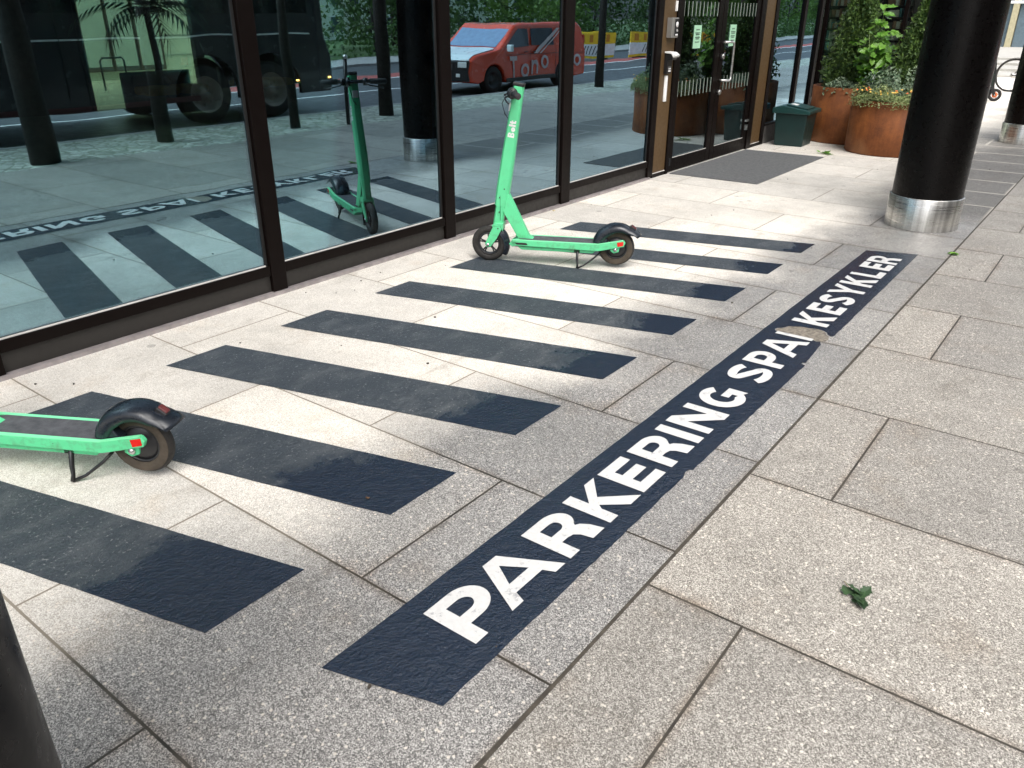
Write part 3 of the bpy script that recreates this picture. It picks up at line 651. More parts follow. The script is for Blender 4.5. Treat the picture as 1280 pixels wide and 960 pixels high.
def make_scooter(label, paint=GREEN, paint2=GREEN_L, brand=True, group=None):
    """x forward, front wheel contact at the origin, z up"""
    t_ = thing('electric_scooter', (0, 0, 0), label, 'scooter', 0, group)
    wheel(t_, 0, .126, False); wheel(t_, -.905, .146, True)
    # fork
    fk = MB()
    for s_ in (-1, 1): fk.prism([(-.020,.110),(.014,.107),(.020,.135),(-.034,.250),(-.088,.262),(-.098,.238),(-.066,.175)], s_*.034, s_*.046)
    fk.prism([(-.034,.250),(-.090,.263),(-.105,.225),(-.112,.283),(-.048,.283),(-.028,.262)][::1], -.046, .046)
    fk.build('fork', paint, t_, .004)
    for s_ in (-1, 1): MB().lathe([(0, s_*.054), (.011, s_*.054), (.012, s_*.046), (0, s_*.046)], 14, (0, 0, .126), 'y').build('axle_nut', CHROME, t_)
    # steering column: rounded rectangular tube, leaning back
    def ax(z): return -.082-(z-.36)*.158
    st = MB(); vv, ff = [], []
    prof = [(.262,.034,.032),(.40,.034,.034),(.4001,.042,.036),(.52,.046,.038),(.72,.044,.037),(.95,.038,.034),(1.185,.034,.032)]
    for z, a, b in prof:
        for dx, dy in ((-a,-b*.55),(-a*.72,-b),(a*.72,-b),(a,-b*.55),(a,b*.55),(a*.72,b),(-a*.72,b),(-a,b*.55)): vv.append((ax(z)+dx, dy, z+dx*.158))
    for i in range(len(prof)-1):
        for j in range(8): ff.append((i*8+j, i*8+(j+1) % 8, (i+1)*8+(j+1) % 8, (i+1)*8+j))
    ff += [tuple(range(8)), tuple(range(len(vv)-1, len(vv)-9, -1))]
    stem = st.add(vv, ff).build('steering_column', paint, t_, .003)
    q = MB(); q.box(ax(.40)-.002, ax(.40)+.001, -.0372, .0372, .30, .505); q.tube([(ax(.50)-.03, -.0385, .515), (ax(.50)+.03, -.0385, .523)], .0015, 5)
    q.build('seam', simple('seam_shadow', (.01, .12, .05), .7), stem)
    for z, dx in ((.245,-.01),(.36,.0),(.46,.012),(.52,-.012)):
        for s_ in (-1, 1): MB().lathe([(0, s_*.003), (.0045, s_*.003), (.005, 0)], 8, (ax(z)+dx, s_*(.046 if z < .26 else .037), z), 'y').build('screw', PLAST, stem)
    cp = MB(); zt = 1.185
    cp.prism([(ax(zt)-.037, zt-.006), (ax(zt)+.040, zt+.006), (ax(zt)+.034, zt+.030), (ax(zt)-.040, zt+.018)], -.034, .034); cp.build('top_cap', PLAST, t_, .006)
    # diagonal brace
    br = MB(); br.prism([(-.128,.500),(-.088,.420),(-.100,.375),(-.222,.168),(-.335,.168),(-.322,.181),(-.292,.196),(-.150,.478)], -.030, .030); br.build('brace', paint, t_, .004)
    # handlebar
    hx_, hz = -.168, 1.142
    hb = MB(); hb.tube([(hx_+.004, 0, hz), (hx_, .10, hz+.004), (hx_-.012, .17, hz+.002), (hx_-.03, .24, hz-.002)], .014, 12, False); hb.tube([(hx_+.004, 0, hz), (hx_, -.10, hz+.004), (hx_-.012, -.17, hz+.002), (hx_-.03, -.24, hz-.002)], .014, 12, False)
    hb = hb.build('handlebar', PLAST, t_)
    for s_ in (-1, 1):
        g = MB(); g.tube([(hx_-.006, s_*.12, hz+.003), (hx_-.03, s_*.24, hz-.002), (hx_-.034, s_*.252, hz-.003)], [.0205, .0205, .012], 14); g.build('grip', simple('grip_rubber', (.03, .028, .03), .7, 0, .3, 60, .6) if s_ < 0 else bpy.data.materials['grip_rubber'], hb)
        bl = MB(); bl.tube([(hx_+.025, s_*.085, hz-.008), (hx_+.052, s_*.11, hz-.022), (hx_+.045, s_*.17, hz-.035), (hx_+.03, s_*.22, hz-.046)], [.008, .006, .0055, .006], 8); bl.build('brake_lever', PLAST, hb)
        cl = MB(); cl.lathe([(.014, -.018), (.028, -.018), (.028, .018), (.014, .018)], 16, (hx_, s_*.085, hz), 'y'); cl.build('brake_clamp', PLAST, hb)
    tb = MB(); tb.lathe([(0, -.012), (.034, -.012), (.036, 0), (.034, .012), (0, .012)], 20, (hx_+.002, .046, hz), 'y'); tb_ = tb.build('throttle_housing', PLAST, t_)
    bars_ = [hb, tb_]
    for ob in bars_:
        ob.matrix_local = Matrix.Translation((hx_, 0, hz)) @ Matrix.Rotation(R(13), 4, 'Z') @ Matrix.Translation((-hx_, 0, -hz))
    hl = MB(); hl.prism([(-.145,1.03),(-.170,1.03),(-.178,1.075),(-.150,1.082)], -.022, .022); hl.build('headlight', WHITE, t_, .004)
    cb = MB(); cb.tube([(hx_+.03, .06, hz-.015), (hx_+.06, .05, hz-.06), (hx_+.045, .03, hz-.13), (ax(.98)+.040, 0, .98)], .003, 6); cb.build('brake_cable', PLAST, t_)
    # deck: side rails bending up to the rear axle, grip mat, underside tray
    for s_ in (-1, 1):
        rl = MB()
        P = [(-.180,.178),(-.785,.178),(-.960,.214),(-.972,.196),(-.962,.172),(-.790,.132),(-.180,.140)]
        rl.prism(P, s_*.062, s_*.083); rl.build('deck_rail', paint, t_, .003)
        ed = MB(); ed.prism([(-.185,.1815),(-.785,.1815),(-.955,.2165),(-.955,.213),(-.785,.178),(-.185,.178)], s_*.066, s_*.0835); ed.build('deck_edge', paint2, t_)
        rf = MB(); rf.prism([(-.915,.199),(-.958,.208),(-.960,.180),(-.920,.170)], s_*.0832, s_*.0850); rf.build('reflector', RED, t_)
        sl_ = MB(); sl_.prism([(-.200,.162),(-.285,.162),(-.295,.148),(-.215,.148)], s_*.0832, s_*.0845); sl_.build('vent', PLAST, t_)
        br_ = MB(); br_.prism([(-.875,.155),(-.935,.168),(-.928,.130),(-.895,.118),(-.870,.135)], s_*.055, s_*.068); br_.build('axle_bracket', paint, t_, .003)
        nt_ = MB(); nt_.lathe([(0, s_*.080), (.009, s_*.080), (.013, s_*.076), (.013, s_*.068)], 12, (-.905, 0, .146), 'y'); nt_.build('axle_nut', CHROME, t_)
    dk = MB(); dk.box(-.785, -.20, -.062, .062, .140, .176); dk.prism([(-.158,.150),(-.200,.176),(-.215,.172),(-.215,.140),(-.185,.130)], -.083, .083); dk.build('deck', paint, t_, .004)
    tr = MB(); tr.prism([(-.215,.132),(-.775,.132),(-.750,.108),(-.245,.108)], -.066, .066); tr.build('battery_tray', paint, t_, .006)
    gm = MB(); gm.box(-.770, -.300, -.0655, .0655, .1785, .1808); gm.add([(-.3,-.0655,.1808),(-.3,.0655,.1808),(-.225,.045,.1808),(-.225,-.045,.1808)], [(0,1,2,3)]); gm.build('grip_mat', GRIPTAPE, t_)
    rb = MB(); rb.prism([(-.775,.182),(-.79,.150),(-.86,.180),(-.83,.235),(-.800,.215)], -.060, .060); rb.build('fender_mount', PLAST_N, t_, .004)
    fender(t_, -.905, .146, .158, 12, 150, .064, 'rear_fender', PLAST_N, .16, 28, .042)
    fender(t_, 0, .126, .140, 112, 212, .036, 'front_fender', PLAST_N)
    a = R(128); tl = MB(); m_ = Matrix.Translation((-.905+.176*math.cos(a), 0, .146+.176*math.sin(a))) @ Matrix.Rotation(math.pi/2-a, 4, 'Y')
    tl.box(-.024, .024, -.017, .017, -.012, .008, m_); h_ = tl.build('tail_light_housing', PLAST, t_, .004)
    tl = MB(); tl.box(-.019, .019, -.013, .013, .006, .015, m_); tl.build('tail_light', REDLENS, h_, .003)
    # kickstand on the left side
    ks = MB(); ks.tube([(-.640, .035, .128), (-.643, .058, .118), (-.644, .075, .060), (-.650, .086, .030), (-.648, .094, .006)], [.011, .010, .0095, .0075, .009], 8)
    ks.tube([(-.648, .094, .007), (-.69, .075, .022), (-.76, .055, .075), (-.80, .04, .115)], .0065, 7); ks.build('kickstand', PLAST, t_)
    fx = MB(); fx.box(-.66, -.62, .02, .066, .110, .132); fx.build('stand_bracket', PLAST, t_)
    if brand:
        for s_ in (1, -1):
            o = text_mesh('lettering', [('B', 0, 0, .033, .044), ('o', .038, 0, .030, .044), ('l', .071, 0, .012, .044), ('t', .084, 0, .026, .044)], WHITE, t_)
            # reads upward along the column; letter tops face forward
            e1 = Vector((-.156, 0, .988)); e2 = Vector((.988, 0, .156)); z0 = .86
            org = Vector((ax(z0)-.024, s_*.0362, z0))
            if s_ > 0: mm = Matrix((e1, e2, e1.cross(e2))).transposed()
            else: mm = Matrix((-e1, e2, (-e1).cross(e2))).transposed(); org = Vector((ax(z0+.12)-.024, s_*.0362, z0+.12))
            o.matrix_local = Matrix.Translation(org) @ mm.to_4x4()
    return t_
SG = 'green electric scooters parked on the stripes'
sc = make_scooter('mint green electric scooter standing upright by the window, whole in view', group=SG)
hd = math.atan2(.902, -.431)
sc.location = (2.690*S, 2.172*S, 0); sc.rotation_euler = (0, 0, hd)
s2 = copy_tree(sc); s2['label'] = 'mint green electric scooter at the left edge with only its deck and rear wheel showing'
s2.location = (.487*S, 2.165*S, 0); s2.rotation_euler = (0, 0, hd+R(3.5))

# ================================================================ ENTRANCE: mat, bin, planters
m_ = MB(S).box(5.13, 6.50, 1.88, 2.515, .0005, .0055).build('entrance_mat', MAT_M, None); tag(m_, 'dark grey entrance mat lying in front of the glass double door', 'mat')
bn = thing('grit_bin', (7.02*S, 2.33*S, 0), 'dark green plastic storage bin with sloping lid beside the planters', 'bin', R(3))
b_ = MB(S); b_.add([(-.10,-.125,0),(.16,-.125,0),(.16,.11,0),(-.10,.11,0),(-.115,-.14,.262),(.18,-.14,.262),(.18,.125,.262),(-.115,.125,.262)], [(0,1,2,3),(4,5,6,7),(0,1,5,4),(1,2,6,5),(2,3,7,6),(3,0,4,7)]); b_.build('body', BIN, bn, .01)
b_ = MB(S); b_.prism([(-.165,.262),(.148,.262),(.148,.305),(.06,.325),(-.165,.290)], -.140, .205, 'x', Matrix.Identity(4)); b_.build('lid', BINLID, bn, .008)
b_ = MB(S); b_.prism([(-.13,.2995),(.05,.3275),(.05,.3335),(-.13,.3055)], -.09, .15, 'x'); b_.build('lid_panel', BINLID, bn, .006)
b_ = MB(S); b_.prism([(-.02,.323),(.03,.331),(.03,.3325),(-.02,.3245)], -.03, .05, 'x'); b_.build('sticker', WHITE, bn)

def leafset(name, mat, pts, parent=None, shape='oval', fold=.25):
    """pts: (pos, normal, length, width, roll) ; one small folded leaf per point"""
    V, F_ = [], []
    for p, nrm, L, W, a in pts:
        p = Vector(p); nrm = Vector(nrm).normalized(); t1 = nrm.orthogonal().normalized(); t1 = Matrix.Rotation(a, 3, nrm) @ t1; t2 = nrm.cross(t1)
        if shape == 'oval':
            q = [(0,0,0),(.32,.5,fold),(.72,.42,fold*.8),(1,0,0),(.72,-.42,fold*.8),(.32,-.5,fold),(.5,0,-.06)]
            fs = [(0,1,6),(1,2,6),(2,3,6),(3,4,6),(4,5,6),(5,0,6)]
        elif shape == 'lobed':
            q = [(0,0,0),(-.12,.34,.08),(.10,.55,.12),(.30,.42,.05),(.48,.62,.12),(.62,.34,.03),(1.0,0,.0),(.62,-.34,.03),(.48,-.62,.12),(.30,-.42,.05),(.10,-.55,.12),(-.12,-.34,.08),(.42,0,-.08)]
            fs = [(i, (i+1) % 12, 12) for i in range(12)]
        else:
            q = [(0,0,0),(.5,.5,.1),(1,0,0),(.5,-.5,.1)]; fs = [(0,1,2),(0,2,3)]
        n0 = len(V)
        for (u, v, h) in q: V.append(tuple(p+t1*u*L+t2*v*W+nrm*h*W))
        F_ += [tuple(i+n0 for i in ff) for ff in fs]
    me = bpy.data.meshes.new(name); me.from_pydata(V, [], F_); me.materials.append(mat); me.update()
    return link(bpy.data.objects.new(name, me), parent)
def rv(rd, k=1): return Vector((rd.gauss(0, 1), rd.gauss(0, 1), rd.gauss(0, 1))).normalized()*k
THUJA = leafmat('thuja_foliage', (.018, .055, .010), (.090, .160, .028), .6, .15, 14); LIME = leafmat('bright_leaf', (.10, .26, .03), (.20, .40, .06), .4, .35, 6)
DARKLEAF = leafmat('dark_glossy_leaf', (.015, .045, .018), (.05, .11, .05), .3, .1); GREYLEAF = leafmat('grey_green_leaf', (.09, .15, .09), (.22, .30, .18), .5, .15)
SMALLL = leafmat('small_pale_leaf', (.14, .21, .06), (.40, .46, .22), .5, .3); ORANGE = simple('orange_petal', (.75, .16, .03), .5, 0, .3, 30); YELL = simple('yellow_petal', (.75, .50, .10), .5, 0, .2, 30)
def planter(x, y, r, h, label):
    p = thing('planter', (x*S, y*S, 0), label, 'planter', 0, 'round rusted steel planters')
    MB(S).lathe([(r*.97, .001), (r, .012), (r, h), (r-.012, h), (r-.012, h-.03)], 72).build('drum', CORTEN, p)
    MB(S).lathe([(0, h-.02), (r-.011, h-.02)], 40).build('soil', SOIL, p)
    return p
planter(7.60, 2.03, .345, .455, 'taller rusted steel planter standing against the glass corner, behind the other planter')
planter(7.14, 1.555, .345, .405, 'front rusted steel planter beside the thick black column, with flowers at its rim')
def thuja(x, y, z0, h, r, seed, label, n=5200):
    rd = random.Random(seed); t_ = thing('conifer', (x*S, y*S, z0*S), label, 'shrub', 0, 'cone shaped conifers in the planters')
    MB(S).tube([(0,0,-.02),(0.005,0,h*.5),(0,0,h*.95)], [.018,.011,.003], 7).build('trunk', BARK, t_)
    pts = []
    for i in range(n):
        tt = rd.random()**1.25; a = rd.uniform(0, 2*math.pi)
        rr = r*(1-tt)**.75*(.62+.38*min(1, tt*6+.3))*(1+.22*math.sin(a*5+tt*21)+.16*math.sin(a*9-tt*40))
        k_ = rd.uniform(.45, 1.05)
        p = Vector((rr*k_*math.cos(a), rr*k_*math.sin(a), h*tt+rd.uniform(-.01, .01)))*S
        nrm = Vector((-math.sin(a)+rd.gauss(0, .6), math.cos(a)+rd.gauss(0, .6), rd.gauss(0, .35)))
        pts.append((p, nrm, rd.uniform(.035, .075), rd.uniform(.014, .030), rd.uniform(0, 6.3)))
    leafset('foliage', THUJA, pts, t_, 'quad'); return t_
thuja(7.62, 2.08, .44, .95, .235, 1, 'tall dark green conifer rising from the taller planter', 15000)
thuja(7.28, 1.52, .39, .72, .20, 2, 'smaller brighter conifer in the front planter, right next to the column', 9500)
def leafy(x, y, z0, h, r, n, seed, label, stems=6):
    rd = random.Random(seed); t_ = thing('leafy_shrub', (x*S, y*S, z0*S), label, 'plant')
    st = MB(S); tips = []
    for i in range(stems):
        a = rd.uniform(0, 6.28); hh = h*rd.uniform(.45, .75) if i else h; rr = r*rd.uniform(.3, .9) if i else r*.15
        P = [Vector((0,0,-.01)), Vector((rr*.3*math.cos(a), rr*.3*math.sin(a), hh*.4)), Vector((rr*math.cos(a), rr*math.sin(a), hh))]
        st.tube([tuple(q) for q in P], [.006, .0045, .002], 6); tips.append(P)
    st.build('stem', simple('green_stem', (.14, .20, .06), .6) if 'green_stem' not in bpy.data.materials else bpy.data.materials['green_stem'], t_)
    pts = []
    for i in range(n):
        P = tips[i % stems]; tt = rd.uniform(.25, 1.0)
        b_ = P[0].lerp(P[1], tt*2) if tt < .5 else P[1].lerp(P[2], tt*2-1)
        off = rv(rd, .055*rd.random()+.015); p = (b_+off)*S
        nrm = Vector((off.x*6+rd.gauss(0, .35)-.35, off.y*6+rd.gauss(0, .35)-.25, .75+rd.random()*.4))
        L = rd.uniform(.07, .135); pts.append((p, nrm, L, L*.72, rd.uniform(0, 6.3)))
    leafset('foliage', LIME, pts, t_, 'lobed'); return t_
leafy(7.31, 1.845, .42, .64, .22, 320, 5, 'bright lime green broad leaved plant with one tall stem between the conifers', 8)
def cover(name, mat, cx, cy, z, r0, r1, n, L, seed, label, cat, a0=0, a1=6.283, hh=.05, flowers=None, shape='oval'):
    rd = random.Random(seed); t_ = thing(name, (cx*S, cy*S, z*S), label, cat); pts = []
    for i in range(n):
        a = rd.uniform(a0, a1); q = math.sqrt(rd.uniform(r0*r0, r1*r1)); over = max(0, q-r1*.9)
        hgt = hh*rd.random()*(1+.5*math.sin(a*7)) - over*1.2
        pts.append(((q*math.cos(a)*S, q*math.sin(a)*S, hgt*S), (math.cos(a)*.6+rd.gauss(0, .5), math.sin(a)*.6+rd.gauss(0, .5), .8), L*rd.uniform(.6, 1.3), L*rd.uniform(.35, .6), rd.uniform(0, 6.3)))
    leafset('foliage', mat, pts, t_, shape)
    if flowers:
        for mt, k_ in flowers:
            pf = []
            for i in range(k_):
                a = rd.uniform(a0, a1); q = math.sqrt(rd.uniform((r1*.6)**2, (r1*1.02)**2))
                c = Vector((q*math.cos(a), q*math.sin(a), hh*rd.uniform(.7, 1.15)))*S
                for j in range(6): pf.append((c, (rd.gauss(0, .4)-.4, rd.gauss(0, .4)-.3, .8), .017, .014, j*1.05))
            leafset('flower', mt, pf, t_, 'oval', .1)
    return t_
cover('ground_cover', GREYLEAF, 7.60, 2.03, .45, .12, .350, 1300, .050, 8, 'low grey green leaves along the rim of the taller planter', 'plant', 2.6, 5.6)
cover('bedding_plant', SMALLL, 7.14, 1.555, .40, .14, .380, 5600, .026, 9, 'low pale plants with small orange flowers spilling over the front planter rim', 'plant', 2.0, 5.2, .085, [(ORANGE, 15), (YELL, 26)])
cover('bedding_plant', GREYLEAF, 7.14, 1.555, .42, .02, .27, 2000, .050, 10, 'bushy silvery green leaves filling the middle of the front planter', 'plant', 0, 6.28, .15)
cover('bedding_plant', DARKLEAF, 7.10, 1.72, .40, .0, .16, 500, .055, 11, 'dark glossy leaves in the front planter below the lime green plant', 'plant', 0, 6.28, .13)

# fallen leaves and crumbs
def fallen(x, y, n, L, mat, seed, label, rz=0):
    rd = random.Random(seed); pts = [((rd.gauss(0, L*.26), rd.gauss(0, L*.16), .004+rd.random()*L*.05), (rd.gauss(0, .22), rd.gauss(0, .22), 1), L*rd.uniform(.45, .8), L*.42, rd.uniform(0, 6.3)) for i in range(n)]
    o = leafset('fallen_leaf', mat, pts, None, 'lobed'); o.location = (x*S, y*S, .004); tag(o, label, 'leaf'); return o
CRUMP = leafmat('crumpled_leaf', (.012, .034, .012), (.04, .085, .030), .6, .1, 40)
fallen(1.328, .197, 9, .072, CRUMP, 3, 'crumpled dark green leaf lying on the paving at the lower right')
stl = MB(); stl.tube([(0,0,.004),(.02,.012,.008),(.045,.03,.004)], .0011, 5)
o_ = stl.build('leaf_stalk', simple('dry_stalk', (.30, .22, .08), .8)); o_.location = (1.338*S, .205*S, .002); tag(o_, 'thin dry stalk beside the crumpled dark green leaf', 'stalk')
fallen(6.69, 1.935, 5, .16, LIME, 4, 'fresh green leaf sprig lying between the entrance mat and the front planter')
fallen(4.07, .53, 6, .075, LIME, 6, 'small green weed sprig in the long joint at the foot of the thick black column')
rd = random.Random(21); gm = MB()
for (u, v) in [(1.95,2.36),(2.12,2.40),(2.02,2.33),(1.88,2.46),(2.25,2.42),(3.95,2.42),(2.50,2.27),(.90,2.33),(.83,2.42)]+[(rd.uniform(.6, 7), rd.uniform(-.2, 2.4)) for i in range(34)]:
    r_ = rd.uniform(.0022, .006); a = rd.uniform(0, 3); gm.box(-r_, r_, -r_*.7, r_*.7, 0, r_*.9, Matrix.Translation((u*S, v*S, .002)) @ Matrix.Rotation(a, 4, 'Z'))
tag(gm.build('grit', simple('grit', (.05, .04, .03), .9)), 'tiny dark crumbs of grit scattered over the paving', 'grit', kind='stuff')
# sodden brown leaf on the stripe
fallen(1.0, 1.17, 2, .022, simple('brown_leaf', (.10, .05, .02), .7), 8, 'tiny brown leaf stuck on the wet end of a navy stripe')
ys_ = MB(); ys_.box(-.012, .012, -.01, .01, 0, .008); o_ = ys_.build('paper_scrap', simple('cream_paper', (.6, .5, .3), .8), None, .003); o_.location = (3.68*S, 2.50*S, .001); tag(o_, 'tiny cream paper scrap at the foot of the facade behind the scooter', 'scrap')

# ================================================================ INTERIOR THINGS
def palm(x, y, h, seed, label, n=26, L=.85):
    rd = random.Random(seed); t_ = thing('potted_palm', (x*S, y*S, 0), label, 'plant', 0, 'palms inside the building')
    MB(S).tube([(0,0,.2),(.02,.0,h*.5),(-.01,.01,h)], [.05,.04,.035], 8).build('trunk', BARK, t_)
    MB(S).lathe([(0,.001),(.14,.001),(.18,.30),(.16,.30),(.15,.27),(0,.27)], 24).build('pot', PLAST, t_)
    V, F_ = [], []
    for i in range(n):
        a = 2*math.pi*i/n+rd.uniform(-.2, .2); el = rd.uniform(.1, 1.2); prev = Vector((0, 0, h))
        d = Vector((math.cos(a)*math.cos(el), math.sin(a)*math.cos(el), math.sin(el))); ln = L*rd.uniform(.7, 1.1)
        for s_ in range(12):
            d.z -= .13; d.normalize(); nx = prev+d*ln/12; sd_ = d.cross(Vector((0, 0, 1))).normalized()
            for sg in (-1, 1):
                tip = nx+sd_*sg*.16*math.sin((s_+1.5)/13*math.pi)+Vector((0, 0, -.09))+d*.09; n0 = len(V)
                V += [tuple(prev*S), tuple((prev.lerp(nx, .55))*S), tuple(tip*S)]; F_.append((n0, n0+1, n0+2))
            prev = nx
    me = bpy.data.meshes.new('frond'); me.from_pydata(V, [], F_); me.materials.append(DARKLEAF); link(bpy.data.objects.new('frond', me), t_)
    return t_
palm(5.25, 9.1, 1.05, 3, 'dark palm in front of the bright rear window inside the building')
palm(7.2, 6.4, 1.15, 4, 'indoor palm in a black pot by the greenish side window', 14, .6)
YELLOW = simple('ochre_cushion', (.60, .27, .03), .8, 0, .15, 10); MAUVE = simple('mauve_bench', (.12, .09, .10), .7)
be = thing('bench', (5.05*S, 8.5*S, 0), 'upholstered bench with ochre cushions below the indoor palm', 'bench')
MB(S).box(-.45,.35,-.2,.2,.04,.22).build('seat', MAUVE, be, .02); MB(S).box(-.45,.35,.2,.26,.04,.45).build('backrest', MAUVE, be, .02)
for x0, x1 in ((-.36,-.02),(.04,.33)):
    MB(S).box(x0,x1,-.18,.19,.225,.31).build('cushion', YELLOW, be, .05, )
be2 = copy_tree(be); be2.location = (6.3*S, 8.6*S, 0); be2['label'] = 'second upholstered bench with ochre cushions, nearer to the side window'
def rack(x, y, rz, label):
    r_ = thing('bicycle_rack', (x*S, y*S, 0), label, 'rack', rz); MB(S).tube([(-.18,0,0),(-.18,0,.40),(-.15,0,.44),(.15,0,.44),(.18,0,.40),(.18,0,0)], .015, 8).build('hoop', PLAST, r_); return r_
rack(6.35, 12.2, 0, 'dark tubular bicycle hoop outside the bright rear window')
# shelving behind the return wall glass
sh = thing('display_shelf', (11.72*S, 3.28*S, .012*S), 'tall dark shelving full of pale stacked goods behind the glass corner', 'shelf')
fr = MB(S); 
for y in (-.68, -.30, .08, .46, .66): fr.box(0, .28, y-.012, y+.012, .0, 1.95)
for z in [i*.135+.02 for i in range(15)]: fr.box(.001, .279, -.68, .66, z, z+.014)
fr.box(.29, .30, -.68, .66, 0, 1.95)
fr.build('frame', simple('dark_shelf_wood', (.035, .024, .016), .7), sh)
rd = random.Random(5)
ST = [simple('pale_goods', (.72, .76, .66), .7, 0, .3, 25), simple('brown_goods', (.34, .22, .14), .7, 0, .3, 25), simple('teal_goods', (.14, .36, .40), .7, 0, .3, 25)]
for i in range(14):
    g = MB(S); y = -.66
    while y < .62:
        w_ = rd.uniform(.012, .05); hh = rd.uniform(.06, .112); g.cur = rd.choices((0, 1, 2), (6, 3, 1))[0]
        if rd.random() < .86 and all(abs(y+w_/2-q) > .04 for q in (-.68, -.30, .08, .46, .66)): g.box(.01+rd.random()*.05, .22, y, y+w_-.003, i*.135+.036, i*.135+.036+hh)
        y += w_
    g.build('stacked_goods', ST, sh)

# ================================================================ STREET (seen in the glass)
def make_tree(x, y, h, r, seed, label, trunk_r=.055, n=2600, leafL=.11, lean=0, cat='tree', mat=None, z0=0, hbf=.36, group='trees along the street', name='street_tree'):
    rd = random.Random(seed); t_ = thing(name, (x*S, y*S, z0), label, cat, rd.uniform(0, 6), group)
    tb = MB(S); hb = h*hbf
    tb.tube([(0,0,-.02),(.01,0,hb*.5),(lean*.3,.01,hb),(lean,.0,h*.8)], [trunk_r*1.25,trunk_r,trunk_r*.9,trunk_r*.3], 10)
    cl = []
    for i in range(9):
        a = i*2.4+rd.uniform(-.4, .4); z1 = hb+(h*.45)*i/9; rr = r*rd.uniform(.5, .9)
        e = Vector((rr*math.cos(a), rr*math.sin(a), z1+rr*.5)); tb.tube([(0,0,z1), tuple(e*.5+Vector((0,0,z1*.5))), tuple(e)], [trunk_r*.5, trunk_r*.3, trunk_r*.1], 6); cl.append(e)
    for i in range(16):
        v = rv(rd); cl.append(Vector((v.x*r*.7, v.y*r*.7, h*(.70 if hbf > .2 else .5)+v.z*h*(.25 if hbf > .2 else .42))))
    tb.build('trunk', BARK, t_)
    pts = []
    for i in range(n):
        c = cl[rd.randrange(len(cl))]; p = (c+rv(rd, r*.34*rd.random()**.5))*S
        pts.append((p, rv(rd)+Vector((0, 0, .5)), leafL*rd.uniform(.6, 1.3), leafL*.6, rd.uniform(0, 6.3)))
    leafset('crown', mat or TREELEAF, pts, t_, 'quad' if n > 2000 else 'oval'); return t_
TREELEAF = leafmat('tree_leaf', (.030, .075, .015), (.085, .16, .035), .5, .3, 2); TREELEAF2 = leafmat('lime_tree_leaf', (.07, .15, .02), (.15, .26, .05), .5, .35, 2)
trs = [(2.68, -1.30, 'street tree with a thick dark trunk, leftmost in the window reflection', .085), (3.84, -1.62, 'slim street tree with a grey trunk, second in the window reflection', .055),
       (5.08, -1.42, 'slender street tree with a tied trunk in the cobbled strip, before the coach wheels', .040), (6.42, -1.52, 'street tree with a stout dark trunk behind the coach tail', .07),
       (11.2, -1.7, 'street tree in the cobbled strip beside the red van', .06), (16.5, -1.7, 'street tree far along the cobbled strip', .06), (-1.5, -1.6, 'street tree in the cobbled strip behind the camera', .07)]
for i, (x, y, lb, tr_) in enumerate(trs):
    make_tree(x, y, 4.6, .75, 40+i, lb, tr_, 2100, .11, hbf=.50)
# tie pole
pl = thing('bollard', (5.60*S, -1.2*S, 0), 'thin dark pole standing in the cobbled strip', 'pole'); MB(S).tube([(0,0,0),(0,0,.62)], .02, 10).build('post', PLAST, pl); MB(S).lathe([(0,.66),(.018,.655),(.026,.635),(.026,.62),(0,.62)], 12).build('cap', STEEL, pl)
# road sign posts with green plate
# far side: hedge, trees, building
hg = []; rd = random.Random(77)
for i in range(9000):
    x = rd.uniform(12, 62); y = -11.9+rd.uniform(-.45, .45); z = rd.uniform(0, .85)+.03*math.sin(x*3)
    hg.append(((x*S, y*S, z*S), rv(rd), rd.uniform(.12, .26), .12, rd.uniform(0, 6.3)))
hd_ = leafset('hedge', TREELEAF, hg, None, 'quad'); tag(hd_, 'long clipped green hedge on the far side of the road', 'hedge')
for i in range(13):
    x = 9+i*4.6+rd.uniform(-1, 1); y = -14-rd.uniform(0, 5)
    make_tree(x, y, rd.uniform(4.2, 6.5), rd.uniform(1.5, 2.2), 80+i, f'{["dark dense","pale green","tall broad"][i%3]} tree beyond the hedge across the road, {["first","second","third","fourth","fifth","sixth","seventh","eighth","ninth","tenth","eleventh","twelfth","thirteenth"][i]} along the row', .12, 2600, .34, mat=TREELEAF2 if i % 3 == 1 else TREELEAF)
KB = ['dark green','pale green','yellow green','deep green']; WB = ['rounded','ragged','upright','spreading']
for i in range(2, 16):
    x = 7.5+i*3.5; y = -13.4-(i*37 % 5)*.35
    make_tree(x, y, 3.0+(i*13 % 5)*.28, 1.75, 200+i, f'{KB[i%4]} {WB[i//4]} bush rising just behind the hedge across the road', .06, 2600, .26, cat='bush', mat=TREELEAF2 if i % 4 in (1, 2) else TREELEAF, hbf=.06, group='bushes behind the hedge', name='large_bush')
